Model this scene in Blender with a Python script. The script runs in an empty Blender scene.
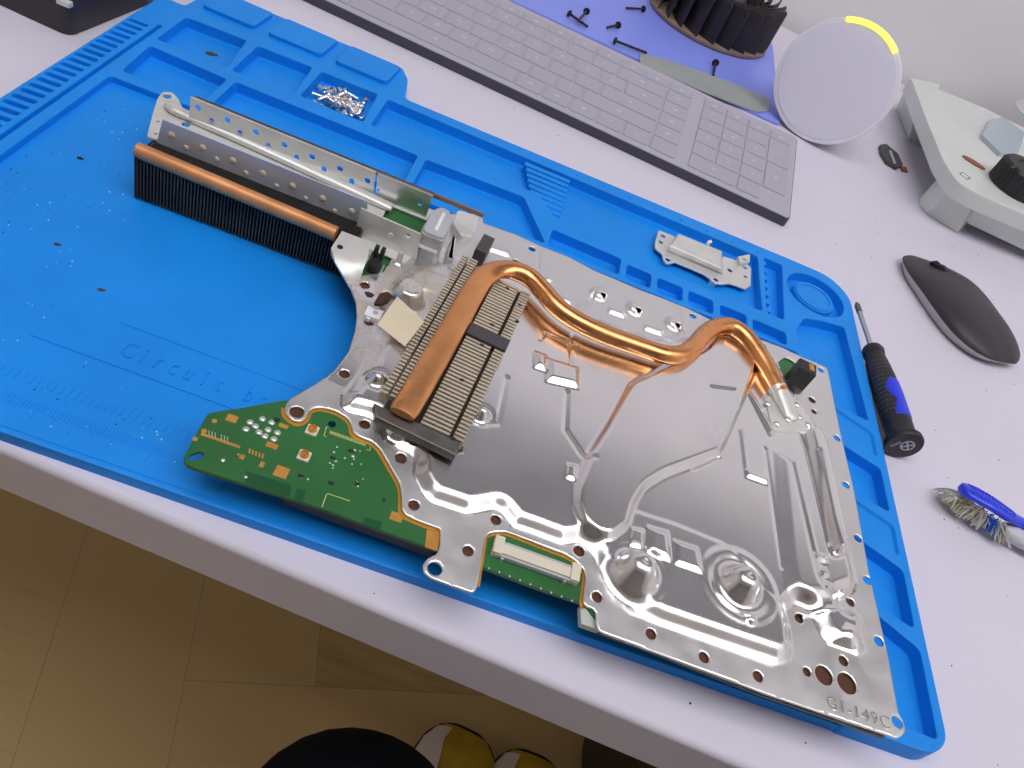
import bpy, math, random
import numpy as np
from mathutils import Vector, Matrix, geometry

random.seed(7)
rng = np.random.default_rng(7)
SC = bpy.context.scene
COL = SC.collection
S = 0.001            # the script works in millimetres; x along the mat, y away from the desk edge, z above the desk top
Z0 = 740.0           # height of the desk top above the floor
PI = math.pi

# ------------------------------------------------------------------ camera
RV = (2.31896063, 0.375124486, 0.305135812)
CAM = np.array([219.792426, -142.556484, 243.195716])
FPX = 790.848607


def _rod(w):
    w = np.array(w)
    t = np.linalg.norm(w)
    k = w / t
    K = np.array([[0, -k[2], k[1]], [k[2], 0, -k[0]], [-k[1], k[0], 0]])
    return np.eye(3) + math.sin(t) * K + (1 - math.cos(t)) * K @ K


RM = _rod(RV)


def B(px, py, z=0.0):
    """point at height z seen at a measured photo position"""
    d = RM.T @ np.array([(px - 512) / FPX, (py - 384) / FPX, 1.0])
    s = (z - CAM[2]) / d[2]
    p = CAM + s * d
    return (float(p[0]), float(p[1]), float(z))


def B2(pts, z=0.0):
    return [B(a, b, z)[:2] for a, b in pts]


def B3(pts):
    return [B(*p) for p in pts]


cam = bpy.data.cameras.new('camera')
camo = bpy.data.objects.new('camera', cam)
COL.objects.link(camo)
rot = Matrix(RM.T.tolist()) @ Matrix(((1, 0, 0), (0, -1, 0), (0, 0, -1)))
camo.matrix_world = Matrix.Translation(Vector((CAM[0] * S, CAM[1] * S, (CAM[2] + Z0) * S))) @ rot.to_4x4()
cam.sensor_fit = 'HORIZONTAL'
cam.sensor_width = 36.0
cam.lens = FPX / 1024 * 36.0
cam.clip_start = 0.01
cam.clip_end = 50
SC.camera = camo


# ------------------------------------------------------------------ objects
def W(p):
    return Vector((p[0] * S, p[1] * S, (p[2] + Z0) * S))


def tag(o, label=None, cat=None, group=None, kind=None):
    if label: o['label'] = label
    if cat: o['category'] = cat
    if group: o['group'] = group
    if kind: o['kind'] = kind
    return o


def thing(name, loc, label, cat, group=None):
    o = bpy.data.objects.new(name, None)
    o.empty_display_size = 0.02
    COL.objects.link(o)
    o.location = W(loc)
    o['org'] = [float(c) for c in loc]
    return tag(o, label, cat, group)


def mk(name, geo, mat, parent=None, sharp=35, label=None):
    """one mesh object from (verts, faces) in scene millimetres"""
    v, f = geo[0], geo[1]
    v = [tuple(map(float, p)) for p in v]
    if parent is not None:
        org = list(parent['org'])
    else:
        a = np.array(v)
        org = [float((a[:, 0].min() + a[:, 0].max()) / 2), float((a[:, 1].min() + a[:, 1].max()) / 2), float(a[:, 2].min())]
    me = bpy.data.meshes.new(name)
    me.from_pydata([((p[0] - org[0]) * S, (p[1] - org[1]) * S, (p[2] - org[2]) * S) for p in v], [], [list(q) for q in f])
    me.validate()
    mats = mat if isinstance(mat, (list, tuple)) else [mat]
    for m in mats:
        me.materials.append(m)
    if len(geo) > 2 and geo[2] is not None and len(me.polygons) == len(geo[2]):
        me.polygons.foreach_set('material_index', geo[2])
    if sharp:
        me.polygons.foreach_set('use_smooth', [True] * len(me.polygons))
        me.set_sharp_from_angle(angle=math.radians(sharp))
    me.update()
    o = bpy.data.objects.new(name, me)
    COL.objects.link(o)
    if sharp and len(me.vertices) < 40000:
        wn = o.modifiers.new('weighted_normals', 'WEIGHTED_NORMAL'); wn.keep_sharp = True; wn.weight = 80
    o['org'] = org
    if parent is not None:
        o.parent = parent
    else:
        o.location = W(org)
    if label: o['label'] = label
    return o


def join(*gs):
    v, f = [], []
    for g in gs:
        n = len(v)
        v += [tuple(p) for p in g[0]]
        f += [tuple(i + n for i in q) for q in g[1]]
    return v, f


def xf(g, M):
    return [tuple(M @ Vector(p)) for p in g[0]], g[1]


def move(g, x=0, y=0, z=0, rz=0.0):
    return xf(g, Matrix.Translation((x, y, z)) @ Matrix.Rotation(rz, 4, 'Z'))


# ------------------------------------------------------------------ 2-D outlines
def area(l):
    return 0.5 * sum(l[i][0] * l[(i + 1) % len(l)][1] - l[(i + 1) % len(l)][0] * l[i][1] for i in range(len(l)))


def ccw(l):
    l = [tuple(p[:2]) for p in l]
    return l if area(l) > 0 else l[::-1]


def circ(x, y, r, n=24, ry=None, rot=0.0):
    ry = r if ry is None else ry
    c, s = math.cos(rot), math.sin(rot)
    return [(x + r * math.cos(2 * PI * i / n) * c - ry * math.sin(2 * PI * i / n) * s,
             y + r * math.cos(2 * PI * i / n) * s + ry * math.sin(2 * PI * i / n) * c) for i in range(n)]


def rnd(l, r, n=5):
    """round the corners of an outline"""
    l = ccw(l)
    out = []
    N = len(l)
    rr = r if isinstance(r, (list, tuple)) else [r] * N
    for i in range(N):
        p = Vector(l[i]); a = Vector(l[i - 1]); b = Vector(l[(i + 1) % N])
        da, db = (a - p), (b - p)
        k = min(rr[i], da.length * .48, db.length * .48)
        if k < 1e-4:
            out.append(tuple(p)); continue
        A = p + da.normalized() * k
        Bb = p + db.normalized() * k
        for j in range(n + 1):
            t = j / n
            q = A * (1 - t) ** 2 + p * 2 * t * (1 - t) + Bb * t * t
            out.append((q.x, q.y))
    return out


def rect(x0, y0, x1, y1, r=0.0, n=5):
    l = [(x0, y0), (x1, y0), (x1, y1), (x0, y1)]
    return rnd(l, r, n) if r else l


def off(l, d):
    """offset a counter-clockwise outline inwards by d"""
    N = len(l)
    out = []
    for i in range(N):
        p = np.array(l[i]); a = np.array(l[i - 1]); b = np.array(l[(i + 1) % N])
        e1 = p - a; e2 = b - p
        e1 = e1 / (np.linalg.norm(e1) + 1e-12); e2 = e2 / (np.linalg.norm(e2) + 1e-12)
        n1 = np.array([-e1[1], e1[0]]); n2 = np.array([-e2[1], e2[0]])
        m = n1 + n2
        k = m @ m
        q = p + (m * (2 * d / k) if k > .3 else n1 * d)
        out.append((float(q[0]), float(q[1])))
    return out


def spline(pts, n=6, closed=False):
    """Catmull-Rom through points of any dimension"""
    P = [np.array(p, float) for p in pts]
    N = len(P)
    out = []
    rg = range(N) if closed else range(N - 1)
    for i in rg:
        p0 = P[(i - 1) % N] if closed or i > 0 else P[0] * 2 - P[1]
        p1 = P[i]; p2 = P[(i + 1) % N]
        p3 = P[(i + 2) % N] if closed or i + 2 < N else P[-1] * 2 - P[-2]
        for j in range(n):
            t = j / n
            out.append(tuple(0.5 * ((2 * p1) + (p2 - p0) * t + (2 * p0 - 5 * p1 + 4 * p2 - p3) * t * t + (3 * p1 - p0 - 3 * p2 + p3) * t ** 3)))
    if not closed:
        out.append(tuple(P[-1]))
    return out


# ------------------------------------------------------------------ solids
def loft(rings, cap0=True, cap1=True):
    n = len(rings[0])
    v = [tuple(p) for r in rings for p in r]
    f = []
    for k in range(len(rings) - 1):
        for i in range(n):
            j = (i + 1) % n
            f.append((k * n + i, k * n + j, (k + 1) * n + j, (k + 1) * n + i))
    if cap0: f.append(tuple(range(n))[::-1])
    if cap1: f.append(tuple((len(rings) - 1) * n + i for i in range(n)))
    return v, f


def slab(l, z0, z1, b=0.0, b0=None, seg=2):
    """upright prism with rounded top (b) and bottom (b0) edges"""
    l = ccw(l)
    b0 = 0.0 if b0 is None else b0
    rings = []
    lv = []
    if b0 > 0:
        for j in range(seg + 1):
            a = PI / 2 * j / seg
            lv.append((b0 * (1 - math.sin(a)), z0 + b0 * (1 - math.cos(a))))
    else:
        lv.append((0, z0))
    if b > 0:
        for j in range(seg + 1):
            a = PI / 2 * j / seg
            lv.append((b * (1 - math.cos(a)), z1 - b * (1 - math.sin(a))))
    else:
        lv.append((0, z1))
    for d, z in lv:
        q = off(l, d) if d > 1e-6 else l
        rings.append([(x, y, z) for x, y in q])
    return loft(rings)


def inside(p, l):
    x, y = p
    c = False
    n = len(l)
    for i in range(n):
        x1, y1 = l[i]; x2, y2 = l[i - 1]
        if (y1 > y) != (y2 > y) and x < (x2 - x1) * (y - y1) / (y2 - y1) + x1: c = not c
    return c


def tri_fill(loops):
    """triangulate an outline with holes (constrained Delaunay)"""
    vs, ed = [], []
    for l in loops:
        n = len(vs)
        vs += [(p[0], p[1]) for p in l]
        ed += [(n + i, n + (i + 1) % len(l)) for i in range(len(l))]
    r = geometry.delaunay_2d_cdt([Vector(p) for p in vs], ed, [], 0, 1e-5)
    pts = [(p[0], p[1]) for p in r[0]]
    out = []
    for t in r[2]:
        c = (sum(pts[i][0] for i in t) / 3.0, sum(pts[i][1] for i in t) / 3.0)
        if not inside(c, loops[0]) or any(inside(c, h) for h in loops[1:]): continue
        A, Bq, Cq = (pts[i] for i in t)
        k = (Bq[0] - A[0]) * (Cq[1] - A[1]) - (Cq[0] - A[0]) * (Bq[1] - A[1])
        if abs(k) < 1e-9: continue
        out.append(tuple(t) if k > 0 else (t[0], t[2], t[1]))
    return pts, out


def plate(outline, holes, z0, z1, b=0.0):
    """flat plate with through holes"""
    o = ccw(outline)
    hs = [ccw(h) for h in holes]
    v, f = [], []
    ot = off(o, b) if b else o
    ht = [off(h, -b) if b else h for h in hs]
    vs, tr = tri_fill([ot] + ht)
    v += [(x, y, z1) for x, y in vs]; f += tr
    n = len(v)
    vs, tr = tri_fill([o] + hs)
    v += [(x, y, z0) for x, y in vs]; f += [(c + n, bb + n, a + n) for a, bb, c in tr]

    def wall(lo, li, sgn):
        n0 = len(v); m = len(lo)
        rings = [[(x, y, z0) for x, y in lo], [(x, y, z1 - b) for x, y in lo]]
        if b: rings.append([(x, y, z1) for x, y in li])
        for r in rings: v.extend(r)
        for k in range(len(rings) - 1):
            for i in range(m):
                j = (i + 1) % m
                q = (n0 + k * m + i, n0 + k * m + j, n0 + (k + 1) * m + j, n0 + (k + 1) * m + i)
                f.append(q if sgn > 0 else q[::-1])
    wall(o, ot, 1)
    for h, t in zip(hs, ht): wall(h, t, -1)
    return v, f


def pocketed(outline, z0, z1, pockets, b=0.8):
    """slab whose top carries pockets: (outline, floor height)"""
    o = ccw(outline)
    pk = [(ccw(p[0]), p[1]) for p in pockets]
    v, f = [], []
    vs, tr = tri_fill([off(o, b)] + [off(l, -b * .7) for l, _ in pk])
    v += [(x, y, z1) for x, y in vs]; f += tr

    def rings(rs, flip, cap):
        n0 = len(v); m = len(rs[0])
        for r in rs: v.extend(r)
        for k in range(len(rs) - 1):
            for i in range(m):
                j = (i + 1) % m
                q = (n0 + k * m + i, n0 + k * m + j, n0 + (k + 1) * m + j, n0 + (k + 1) * m + i)
                f.append(q if not flip else q[::-1])
        if cap: f.append(tuple(n0 + (len(rs) - 1) * m + i for i in range(m)))
    lv = [(b, z1), (b * .3, z1 - b * .3), (0, z1 - b), (0, z0)]
    rings([[(x, y, z) for x, y in off(o, d)] for d, z in lv], True, False)
    for l, zf in pk:
        bb = b * .7
        lv = [(-bb, z1), (-bb * .3, z1 - bb * .3), (0, z1 - bb), (.25, zf + .6), (.4, zf + .2), (.6, zf)]
        rs = [[(x, y, z) for x, y in off(l, d)] for d, z in lv]
        rings(rs, False, True)
    return v, f


def frames(path):
    P = [Vector(p) for p in path]
    T = []
    for i in range(len(P)):
        a = P[max(i - 1, 0)]; b = P[min(i + 1, len(P) - 1)]
        T.append((b - a).normalized())
    return P, T


def tube(path, r, n=16, up=(0, 0, 1), flat=None, caps=True):
    """round or flattened tube along a path; r and flat (w, h) may vary along it"""
    P, T = frames(path)
    rings = []
    for i, (p, t) in enumerate(zip(P, T)):
        u = Vector(up)
        s = t.cross(u)
        if s.length < 1e-4: s = t.cross(Vector((0, 1, 0)))
        s.normalize()
        u = s.cross(t).normalized()
        if flat is not None:
            w, h = flat[i] if isinstance(flat, list) else flat
        else:
            w = h = (r[i] if isinstance(r, (list, tuple)) else r)
        rings.append([tuple(p + s * (w * math.cos(2 * PI * k / n)) + u * (h * math.sin(2 * PI * k / n))) for k in range(n)])
    return loft(rings, caps, caps)


def lathe(prof, n=24, cap0=True, cap1=True):
    """profile of (radius, z) turned about z"""
    rings = [[(r * math.cos(2 * PI * k / n), r * math.sin(2 * PI * k / n), z) for k in range(n)] for r, z in prof]
    return loft(rings, cap0, cap1)


def aim(g, a, b):
    """put a solid built along +z with its foot at a, pointing to b"""
    d = (Vector(b) - Vector(a)).normalized()
    q = Vector((0, 0, 1)).rotation_difference(d)
    return xf(g, Matrix.Translation(a) @ q.to_matrix().to_4x4())


def box(x0, y0, z0, x1, y1, z1, b=0.0):
    return slab([(x0, y0), (x1, y0), (x1, y1), (x0, y1)], z0, z1, b)


def dome(x, y, z, r, h, n=10, m=4):
    rings = []
    for j in range(m):
        a = PI / 2 * j / m
        rings.append([(x + r * math.cos(a) * math.cos(2 * PI * k / n), y + r * math.cos(a) * math.sin(2 * PI * k / n), z + h * math.sin(a)) for k in range(n)])
    rings.append([(x + r * .05 * math.cos(2 * PI * k / n), y + r * .05 * math.sin(2 * PI * k / n), z + h) for k in range(n)])
    return loft(rings)


_fonts = {}


def text_geo(s, size, depth, x=0, y=0, z=0, rz=0.0, spacing=1.0):
    cu = bpy.data.curves.new('tmp_text', 'FONT')
    cu.body = s; cu.size = size; cu.extrude = depth / 2; cu.align_x = 'CENTER'; cu.align_y = 'CENTER'
    cu.space_character = spacing
    cu.resolution_u = 2
    o = bpy.data.objects.new('tmp_text', cu)
    COL.objects.link(o)
    dg = bpy.context.evaluated_depsgraph_get()
    me = o.evaluated_get(dg).to_mesh()
    v = [tuple(p.co) for p in me.vertices]
    f = [tuple(p.vertices) for p in me.polygons]
    o.evaluated_get(dg).to_mesh_clear()
    bpy.data.objects.remove(o); bpy.data.curves.remove(cu)
    return xf((v, f), Matrix.Translation((x, y, z + depth / 2)) @ Matrix.Rotation(rz, 4, 'Z'))


# ------------------------------------------------------------------ materials
def srgb(r, g, b):
    def c(u):
        u /= 255.0
        return u / 12.92 if u <= .04045 else ((u + .055) / 1.055) ** 2.4
    return (c(r), c(g), c(b), 1)


def mat(name, col, rough=.5, metal=0.0, spec=.5, bump=0.0, bscale=400.0, var=0.0, vscale=60.0, rvar=0.0, emit=None, estr=0.0, sheen=0.0, trans=0.0, coat=0.0, var2=None):
    m = bpy.data.materials.new(name)
    m.use_nodes = True
    nt = m.node_tree
    bs = nt.nodes['Principled BSDF']
    bs.inputs['Base Color'].default_value = col
    bs.inputs['Roughness'].default_value = rough
    bs.inputs['Metallic'].default_value = metal
    bs.inputs['Specular IOR Level'].default_value = spec
    if sheen: bs.inputs['Sheen Weight'].default_value = sheen
    if trans: bs.inputs['Transmission Weight'].default_value = trans
    if coat: bs.inputs['Coat Weight'].default_value = coat
    if emit is not None:
        bs.inputs['Emission Color'].default_value = emit
        bs.inputs['Emission Strength'].default_value = estr
    tc = nt.nodes.new('ShaderNodeTexCoord')

    def noise(sc, det=4.0):
        n = nt.nodes.new('ShaderNodeTexNoise')
        n.inputs['Scale'].default_value = sc
        n.inputs['Detail'].default_value = det
        nt.links.new(tc.outputs['Object'], n.inputs['Vector'])
        return n
    if var > 0:
        n = noise(vscale)
        mx = nt.nodes.new('ShaderNodeMix'); mx.data_type = 'RGBA'
        c2 = var2 if var2 is not None else tuple(c * (1 - var) for c in col[:3]) + (1,)
        c1 = col if var2 is not None else tuple(min(1, c * (1 + var)) for c in col[:3]) + (1,)
        mx.inputs[6].default_value = c1; mx.inputs[7].default_value = c2
        rp = nt.nodes.new('ShaderNodeMapRange'); rp.inputs[1].default_value = .35; rp.inputs[2].default_value = .65
        nt.links.new(n.outputs[0], rp.inputs[0]); nt.links.new(rp.outputs[0], mx.inputs[0])
        nt.links.new(mx.outputs[2], bs.inputs['Base Color'])
    if rvar > 0:
        n = noise(vscale * 1.7, 6)
        rp = nt.nodes.new('ShaderNodeMapRange'); rp.inputs[1].default_value = .3; rp.inputs[2].default_value = .7
        rp.inputs[3].default_value = max(0, rough - rvar); rp.inputs[4].default_value = rough + rvar
        nt.links.new(n.outputs[0], rp.inputs[0]); nt.links.new(rp.outputs[0], bs.inputs['Roughness'])
    if bump > 0:
        n = noise(bscale, 3)
        bp = nt.nodes.new('ShaderNodeBump')
        bp.inputs['Strength'].default_value = bump
        bp.inputs['Distance'].default_value = .0005
        nt.links.new(n.outputs[0], bp.inputs['Height']); nt.links.new(bp.outputs[0], bs.inputs['Normal'])
    return m


M = dict(
    mat=mat('blue_silicone', srgb(14, 144, 242), .5, spec=.35, bump=.12, bscale=900, var=.05, vscale=25),
    desk=mat('white_laminate', srgb(222, 218, 232), .42, spec=.4, var=.015, vscale=12, bump=.03, bscale=1500),
    deskedge=mat('edge_band_laminate', srgb(214, 211, 224), .35, spec=.45),
    wall=mat('wall_paint', srgb(248, 245, 246), .8, spec=.2, bump=.1, bscale=300, var=.02, vscale=4),
    wallf=mat('greyed_wall_paint', srgb(152, 150, 150), .85, spec=.1),  # wall behind the camera, greyed to cut bounced light
    ceil=mat('ceiling_paint', srgb(238, 238, 238), .9, spec=.1),
    reflpanel=mat('added_panel_grey', srgb(124, 124, 128), .7),
    steel=mat('bare_aluminium', (.91, .905, .91, 1), .16, 1.0, var=.03, vscale=40, rvar=.04),
    flange=mat('brushed_flange', (.90, .90, .89, 1), .36, 1.0, bump=.06, bscale=900, rvar=.06, vscale=60),
    steelr=mat('brushed_aluminium', (.74, .74, .75, 1), .32, 1.0, bump=.05, bscale=700, rvar=.06, vscale=80),
    zinc=mat('galvanised_steel', srgb(226, 226, 221), .36, .4, var=.05, vscale=90, rvar=.08),
    bluesteel=mat('blued_steel', srgb(196, 210, 228), .45, .25, var=.06, vscale=50, rvar=.08),
    dsteel=mat('dull_steel', srgb(125, 122, 118), .45, .9, var=.12, vscale=60, rvar=.1),
    rail=mat('brown_steel_edge', srgb(150, 132, 118), .45, .6, var=.1, vscale=40),
    fin=mat('dark_fins', srgb(84, 76, 68), .55, .3, var=.25, vscale=60),
    soot_shade=mat('dusty_shade_black', srgb(22, 19, 18), .9, var=.3, vscale=120),  # dust colour, also stands for the shade between the fins
    copper=mat('copper', (.90, .42, .17, 1), .26, 1.0, var=.12, vscale=35, rvar=.1, bump=.03, bscale=500),
    copperd=mat('tarnished_copper', (.50, .24, .10, 1), .38, 1.0, var=.3, vscale=45, rvar=.12),
    copperf=mat('dusty_copper', (.74, .34, .14, 1), .48, .5, var=.25, vscale=40),
    combfin=mat('nickel_fins', srgb(214, 202, 182), .4, .55, var=.08, vscale=70),
    dark=mat('dark_gap', srgb(52, 42, 34), .8),
    pcb=mat('green_solder_mask', srgb(44, 106, 54), .38, spec=.5, var=.12, vscale=30, bump=.02),
    pcbd=mat('dark_green_mask', srgb(14, 84, 44), .38, spec=.5),
    pcbedge=mat('bare_board_edge', srgb(196, 140, 48), .45, .3, var=.12, vscale=60),
    gold=mat('gold_pad', srgb(226, 165, 82), .38, .6, var=.1, vscale=120),
    solder=mat('solder', srgb(222, 226, 220), .3, .7),
    brownpad=mat('tarnished_pad', srgb(96, 60, 42), .5, .4),
    silk=mat('silkscreen', srgb(196, 200, 120), .6),
    cream=mat('cream_plastic', srgb(226, 218, 196), .5),
    greyp=mat('grey_plastic', srgb(186, 188, 192), .5),
    palep=mat('pale_plastic', srgb(196, 202, 196), .55),
    blackp=mat('black_plastic', srgb(38, 37, 40), .45),
    dgrey=mat('dark_grey_plastic', srgb(72, 70, 72), .5),
    tape=mat('masking_tape', srgb(226, 212, 184), .75, var=.05, vscale=50, bump=.1, bscale=500),
    charcoal=mat('charcoal_shell', srgb(58, 54, 60), .42, spec=.4, var=.04, vscale=40),
    mousebase=mat('grey_mouse_base', srgb(186, 184, 184), .4, .2),
    kbtop=mat('grey_keyboard_deck', srgb(184, 181, 194), .5, spec=.4),
    kbkey=mat('grey_keycap', srgb(178, 175, 189), .48, spec=.4),
    kbside=mat('dark_keyboard_base', srgb(74, 72, 84), .5),
    legend=mat('pale_legend', srgb(216, 214, 222), .6),
    bluesheet=mat('lavender_blue_plastic', srgb(142, 158, 255), .36, spec=.3, var=.05, vscale=9),
    tapegrey=mat('grey_green_tape', srgb(160, 166, 164), .5, spec=.4, var=.05, vscale=30),
    fanblk=mat('fan_black', srgb(48, 42, 44), .5, var=.25, vscale=50),
    fanrim=mat('dusty_fan_rim', srgb(146, 124, 104), .75, var=.25, vscale=50),
    spkmesh=mat('grey_fabric', srgb(234, 233, 248), .85, bump=.25, bscale=2200),
    white=mat('white_plastic', srgb(244, 243, 250), .4),
    cast=mat('white_cast_metal', srgb(220, 224, 220), .4, spec=.5, var=.03, vscale=18, bump=.04, bscale=300),
    glassb=mat('pale_blue_plastic', srgb(205, 220, 232), .25, trans=.25),
    redcu=mat('copper_disc', srgb(160, 98, 62), .45, .4),
    sdblue=mat('blue_grip', srgb(36, 60, 230), .4),
    tbblue=mat('blue_handle', srgb(34, 62, 232), .3, spec=.5, coat=.2),
    tbgrey=mat('pale_grey_handle', srgb(206, 208, 214), .4),
    bristg=mat('grey_bristle', srgb(206, 208, 196), .7),
    bristy=mat('tan_bristle', srgb(206, 196, 162), .7),
    bristb=mat('blue_bristle', srgb(46, 110, 216), .6),
    chrome=mat('steel_shaft', (.62, .62, .63, 1), .25, 1.0),
    screw=mat('bright_zinc_screw', (.88, .87, .86, 1), .22, 1.0),
    boxblk=mat('black_case_plastic', srgb(52, 48, 52), .45, bump=.05, bscale=600),
    boxnavy=mat('dark_case_inside', srgb(26, 26, 32), .5),
    navy=mat('navy_cloth', srgb(20, 22, 30), .95, spec=.1, bump=.4, bscale=1200),
    skin=mat('skin', srgb(200, 150, 125), .5),
    shoew=mat('white_leather', srgb(226, 220, 212), .55),
    shoey=mat('mustard_suede', srgb(196, 162, 40), .85, var=.12, vscale=40),
    shoeb=mat('black_rubber', srgb(28, 28, 30), .6),
    bin=mat('dark_brown_plastic', srgb(66, 60, 54), .6),
    crumb=mat('brown_crumb', srgb(78, 64, 50), .9),
    speck=mat('white_dust', srgb(224, 232, 240), .8),
    lampframe=mat('lamp_frame', srgb(230, 230, 230), .4),
    lamp=mat('lamp_diffuser', (1, 1, 1, 1), .5, emit=(.97, .96, 1, 1), estr=3.35),
    yellow=mat('yellow_light', (1, .85, .1, 1), .4, emit=(1.0, .86, .12, 1), estr=1.35),
    stain=mat('burnt_stain', srgb(66, 46, 34), .9),
)

# grime around the burnt corner of the shield
sm = mat('soiled_aluminium', (.91, .905, .91, 1), .16, 1.0)
nt = sm.node_tree
bs = nt.nodes['Principled BSDF']
tc = nt.nodes.new('ShaderNodeTexCoord')


def spot(x, y, z, r0, r1):
    d = nt.nodes.new('ShaderNodeVectorMath'); d.operation = 'DISTANCE'
    d.inputs[1].default_value = (x * S, y * S, z * S)
    nt.links.new(tc.outputs['Object'], d.inputs[0])
    m_ = nt.nodes.new('ShaderNodeMapRange'); m_.inputs[1].default_value = r0 * S; m_.inputs[2].default_value = r1 * S
    m_.inputs[3].default_value = 1; m_.inputs[4].default_value = 0
    nt.links.new(d.outputs['Value'], m_.inputs[0])
    return m_.outputs[0]


p_ = B(385, 300, 23); q_ = B(350, 265, 23)
a_ = spot(p_[0] - 290, p_[1] - 90, 14, 8, 46)
nz = nt.nodes.new('ShaderNodeTexNoise'); nz.inputs['Scale'].default_value = 90; nz.inputs['Detail'].default_value = 6
nt.links.new(tc.outputs['Object'], nz.inputs['Vector'])
nr = nt.nodes.new('ShaderNodeMapRange'); nr.inputs[1].default_value = .38; nr.inputs[2].default_value = .68
nt.links.new(nz.outputs[0], nr.inputs[0])
mu = nt.nodes.new('ShaderNodeMath'); mu.operation = 'MULTIPLY'; mu.use_clamp = True
nt.links.new(a_, mu.inputs[0]); nt.links.new(nr.outputs[0], mu.inputs[1])
mx = nt.nodes.new('ShaderNodeMix'); mx.data_type = 'RGBA'
mx.inputs[6].default_value = (.91, .905, .91, 1); mx.inputs[7].default_value = (.60, .50, .36, 1)
nt.links.new(mu.outputs[0], mx.inputs[0]); nt.links.new(mx.outputs[2], bs.inputs['Base Color'])
rr_ = nt.nodes.new('ShaderNodeMapRange'); rr_.inputs[3].default_value = .15; rr_.inputs[4].default_value = .5
nt.links.new(mu.outputs[0], rr_.inputs[0])
n2 = nt.nodes.new('ShaderNodeTexNoise'); n2.inputs['Scale'].default_value = 35; n2.inputs['Detail'].default_value = 8
nt.links.new(tc.outputs['Object'], n2.inputs['Vector'])
r2 = nt.nodes.new('ShaderNodeMapRange'); r2.inputs[1].default_value = .3; r2.inputs[2].default_value = .7; r2.inputs[3].default_value = 0; r2.inputs[4].default_value = .08
nt.links.new(n2.outputs[0], r2.inputs[0])
ad = nt.nodes.new('ShaderNodeMath'); ad.operation = 'ADD'
nt.links.new(rr_.outputs[0], ad.inputs[0]); nt.links.new(r2.outputs[0], ad.inputs[1])
nt.links.new(ad.outputs[0], bs.inputs['Roughness'])
mt = nt.nodes.new('ShaderNodeMapRange'); mt.inputs[3].default_value = 1; mt.inputs[4].default_value = .45
nt.links.new(mu.outputs[0], mt.inputs[0]); nt.links.new(mt.outputs[0], bs.inputs['Metallic'])
M['soiled'] = sm
# ================================================================== the room
TA = math.atan2(-35.353, 448.4)
_c, _s = math.cos(TA), math.sin(TA)


def TF(x, y, z=0.0):
    """room frame: x along the desk edge, y away from it"""
    return (x * _c - y * _s, 6.0 + x * _s + y * _c, z)


def tf(g):
    return [TF(*p) for p in g[0]], g[1]


def struct(name, geo, m, sharp=35):
    return tag(mk(name, geo, m, None, sharp), kind='structure')


XL, XR, YB, YF, ZC, ZF = -1700, 2000, 830, -2200, 1760, -740
struct('wall_back', tf(box(XL, YB, ZF, XR, YB + 80, ZC)), M['wall'])
struct('wall_front', tf(box(XL, YF - 80, ZF, XR, YF, ZC)), M['wallf'])
struct('wall_left', tf(box(XL - 80, YF - 80, ZF, XL, YB + 80, ZC)), M['wall'])
struct('wall_right', tf(box(XR, YF - 80, ZF, XR + 80, YB + 80, ZC)), M['wall'])
struct('ceiling', tf(box(XL - 80, YF - 80, ZC, XR + 80, YB + 80, ZC + 60)), M['ceil'])

# herringbone oak floor: each board its own face island
fm = mat('oak_boards', srgb(128, 104, 66), .5, spec=.3)
nt = fm.node_tree
bs = nt.nodes['Principled BSDF']
tc = nt.nodes.new('ShaderNodeTexCoord')
gi = nt.nodes.new('ShaderNodeNewGeometry')
mp = nt.nodes.new('ShaderNodeMapping'); mp.inputs['Scale'].default_value = (6, 60, 6)
mp.inputs['Rotation'].default_value = (0, 0, .8)
nz = nt.nodes.new('ShaderNodeTexNoise'); nz.inputs['Scale'].default_value = 1.6; nz.inputs['Detail'].default_value = 5
nt.links.new(tc.outputs['Object'], mp.inputs['Vector']); nt.links.new(mp.outputs[0], nz.inputs['Vector'])
ad = nt.nodes.new('ShaderNodeMath'); ad.operation = 'ADD'
nt.links.new(nz.outputs[0], ad.inputs[0]); nt.links.new(gi.outputs['Random Per Island'], ad.inputs[1])
cr = nt.nodes.new('ShaderNodeValToRGB')
cr.color_ramp.elements[0].position = .25; cr.color_ramp.elements[0].color = srgb(182, 150, 100)
cr.color_ramp.elements[1].position = 1.3 / 1.6; cr.color_ramp.elements[1].color = srgb(222, 194, 138)
nt.links.new(ad.outputs[0], cr.inputs[0]); nt.links.new(cr.outputs[0], bs.inputs['Base Color'])
fv, ff = [], []


def board(l):
    n = len(fv)
    fv.extend([TF(x, y, ZF) for x, y in l])
    ff.append(tuple(range(n, n + 4)))


PWd, PLn = 150.0, 600.0
ang = math.radians(20)
for a in range(-22, 23):
    for b in range(-9, 10):
        ox = a * PWd + b * PLn
        oy = a * PWd - b * PLn
        for l in (rect(ox, oy, ox + PLn - .3, oy + PWd - .3), rect(ox, oy + PWd, ox + PWd - .3, oy + PWd + PLn - .3)):
            q = [(x * math.cos(ang) - y * math.sin(ang) + 120, x * math.sin(ang) + y * math.cos(ang) + 80) for x, y in l]
            cx = sum(p[0] for p in q) / 4; cy = sum(p[1] for p in q) / 4
            if XL - 200 < cx < XR + 200 and YF - 200 < cy < YB + 200: board(q)
struct('floor', (fv, ff), fm, 0)
struct('floor_base', tf(box(XL - 80, YF - 80, ZF - 60, XR + 80, YB + 80, ZF - 1.0)), M['stain'])
struct('added_panel_1', tf(box(-900, 812, 800, 1500, 829, 1560, 2)), M['reflpanel'])  # unseen grey panel added for the dark zone mirrored in the shield

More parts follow.
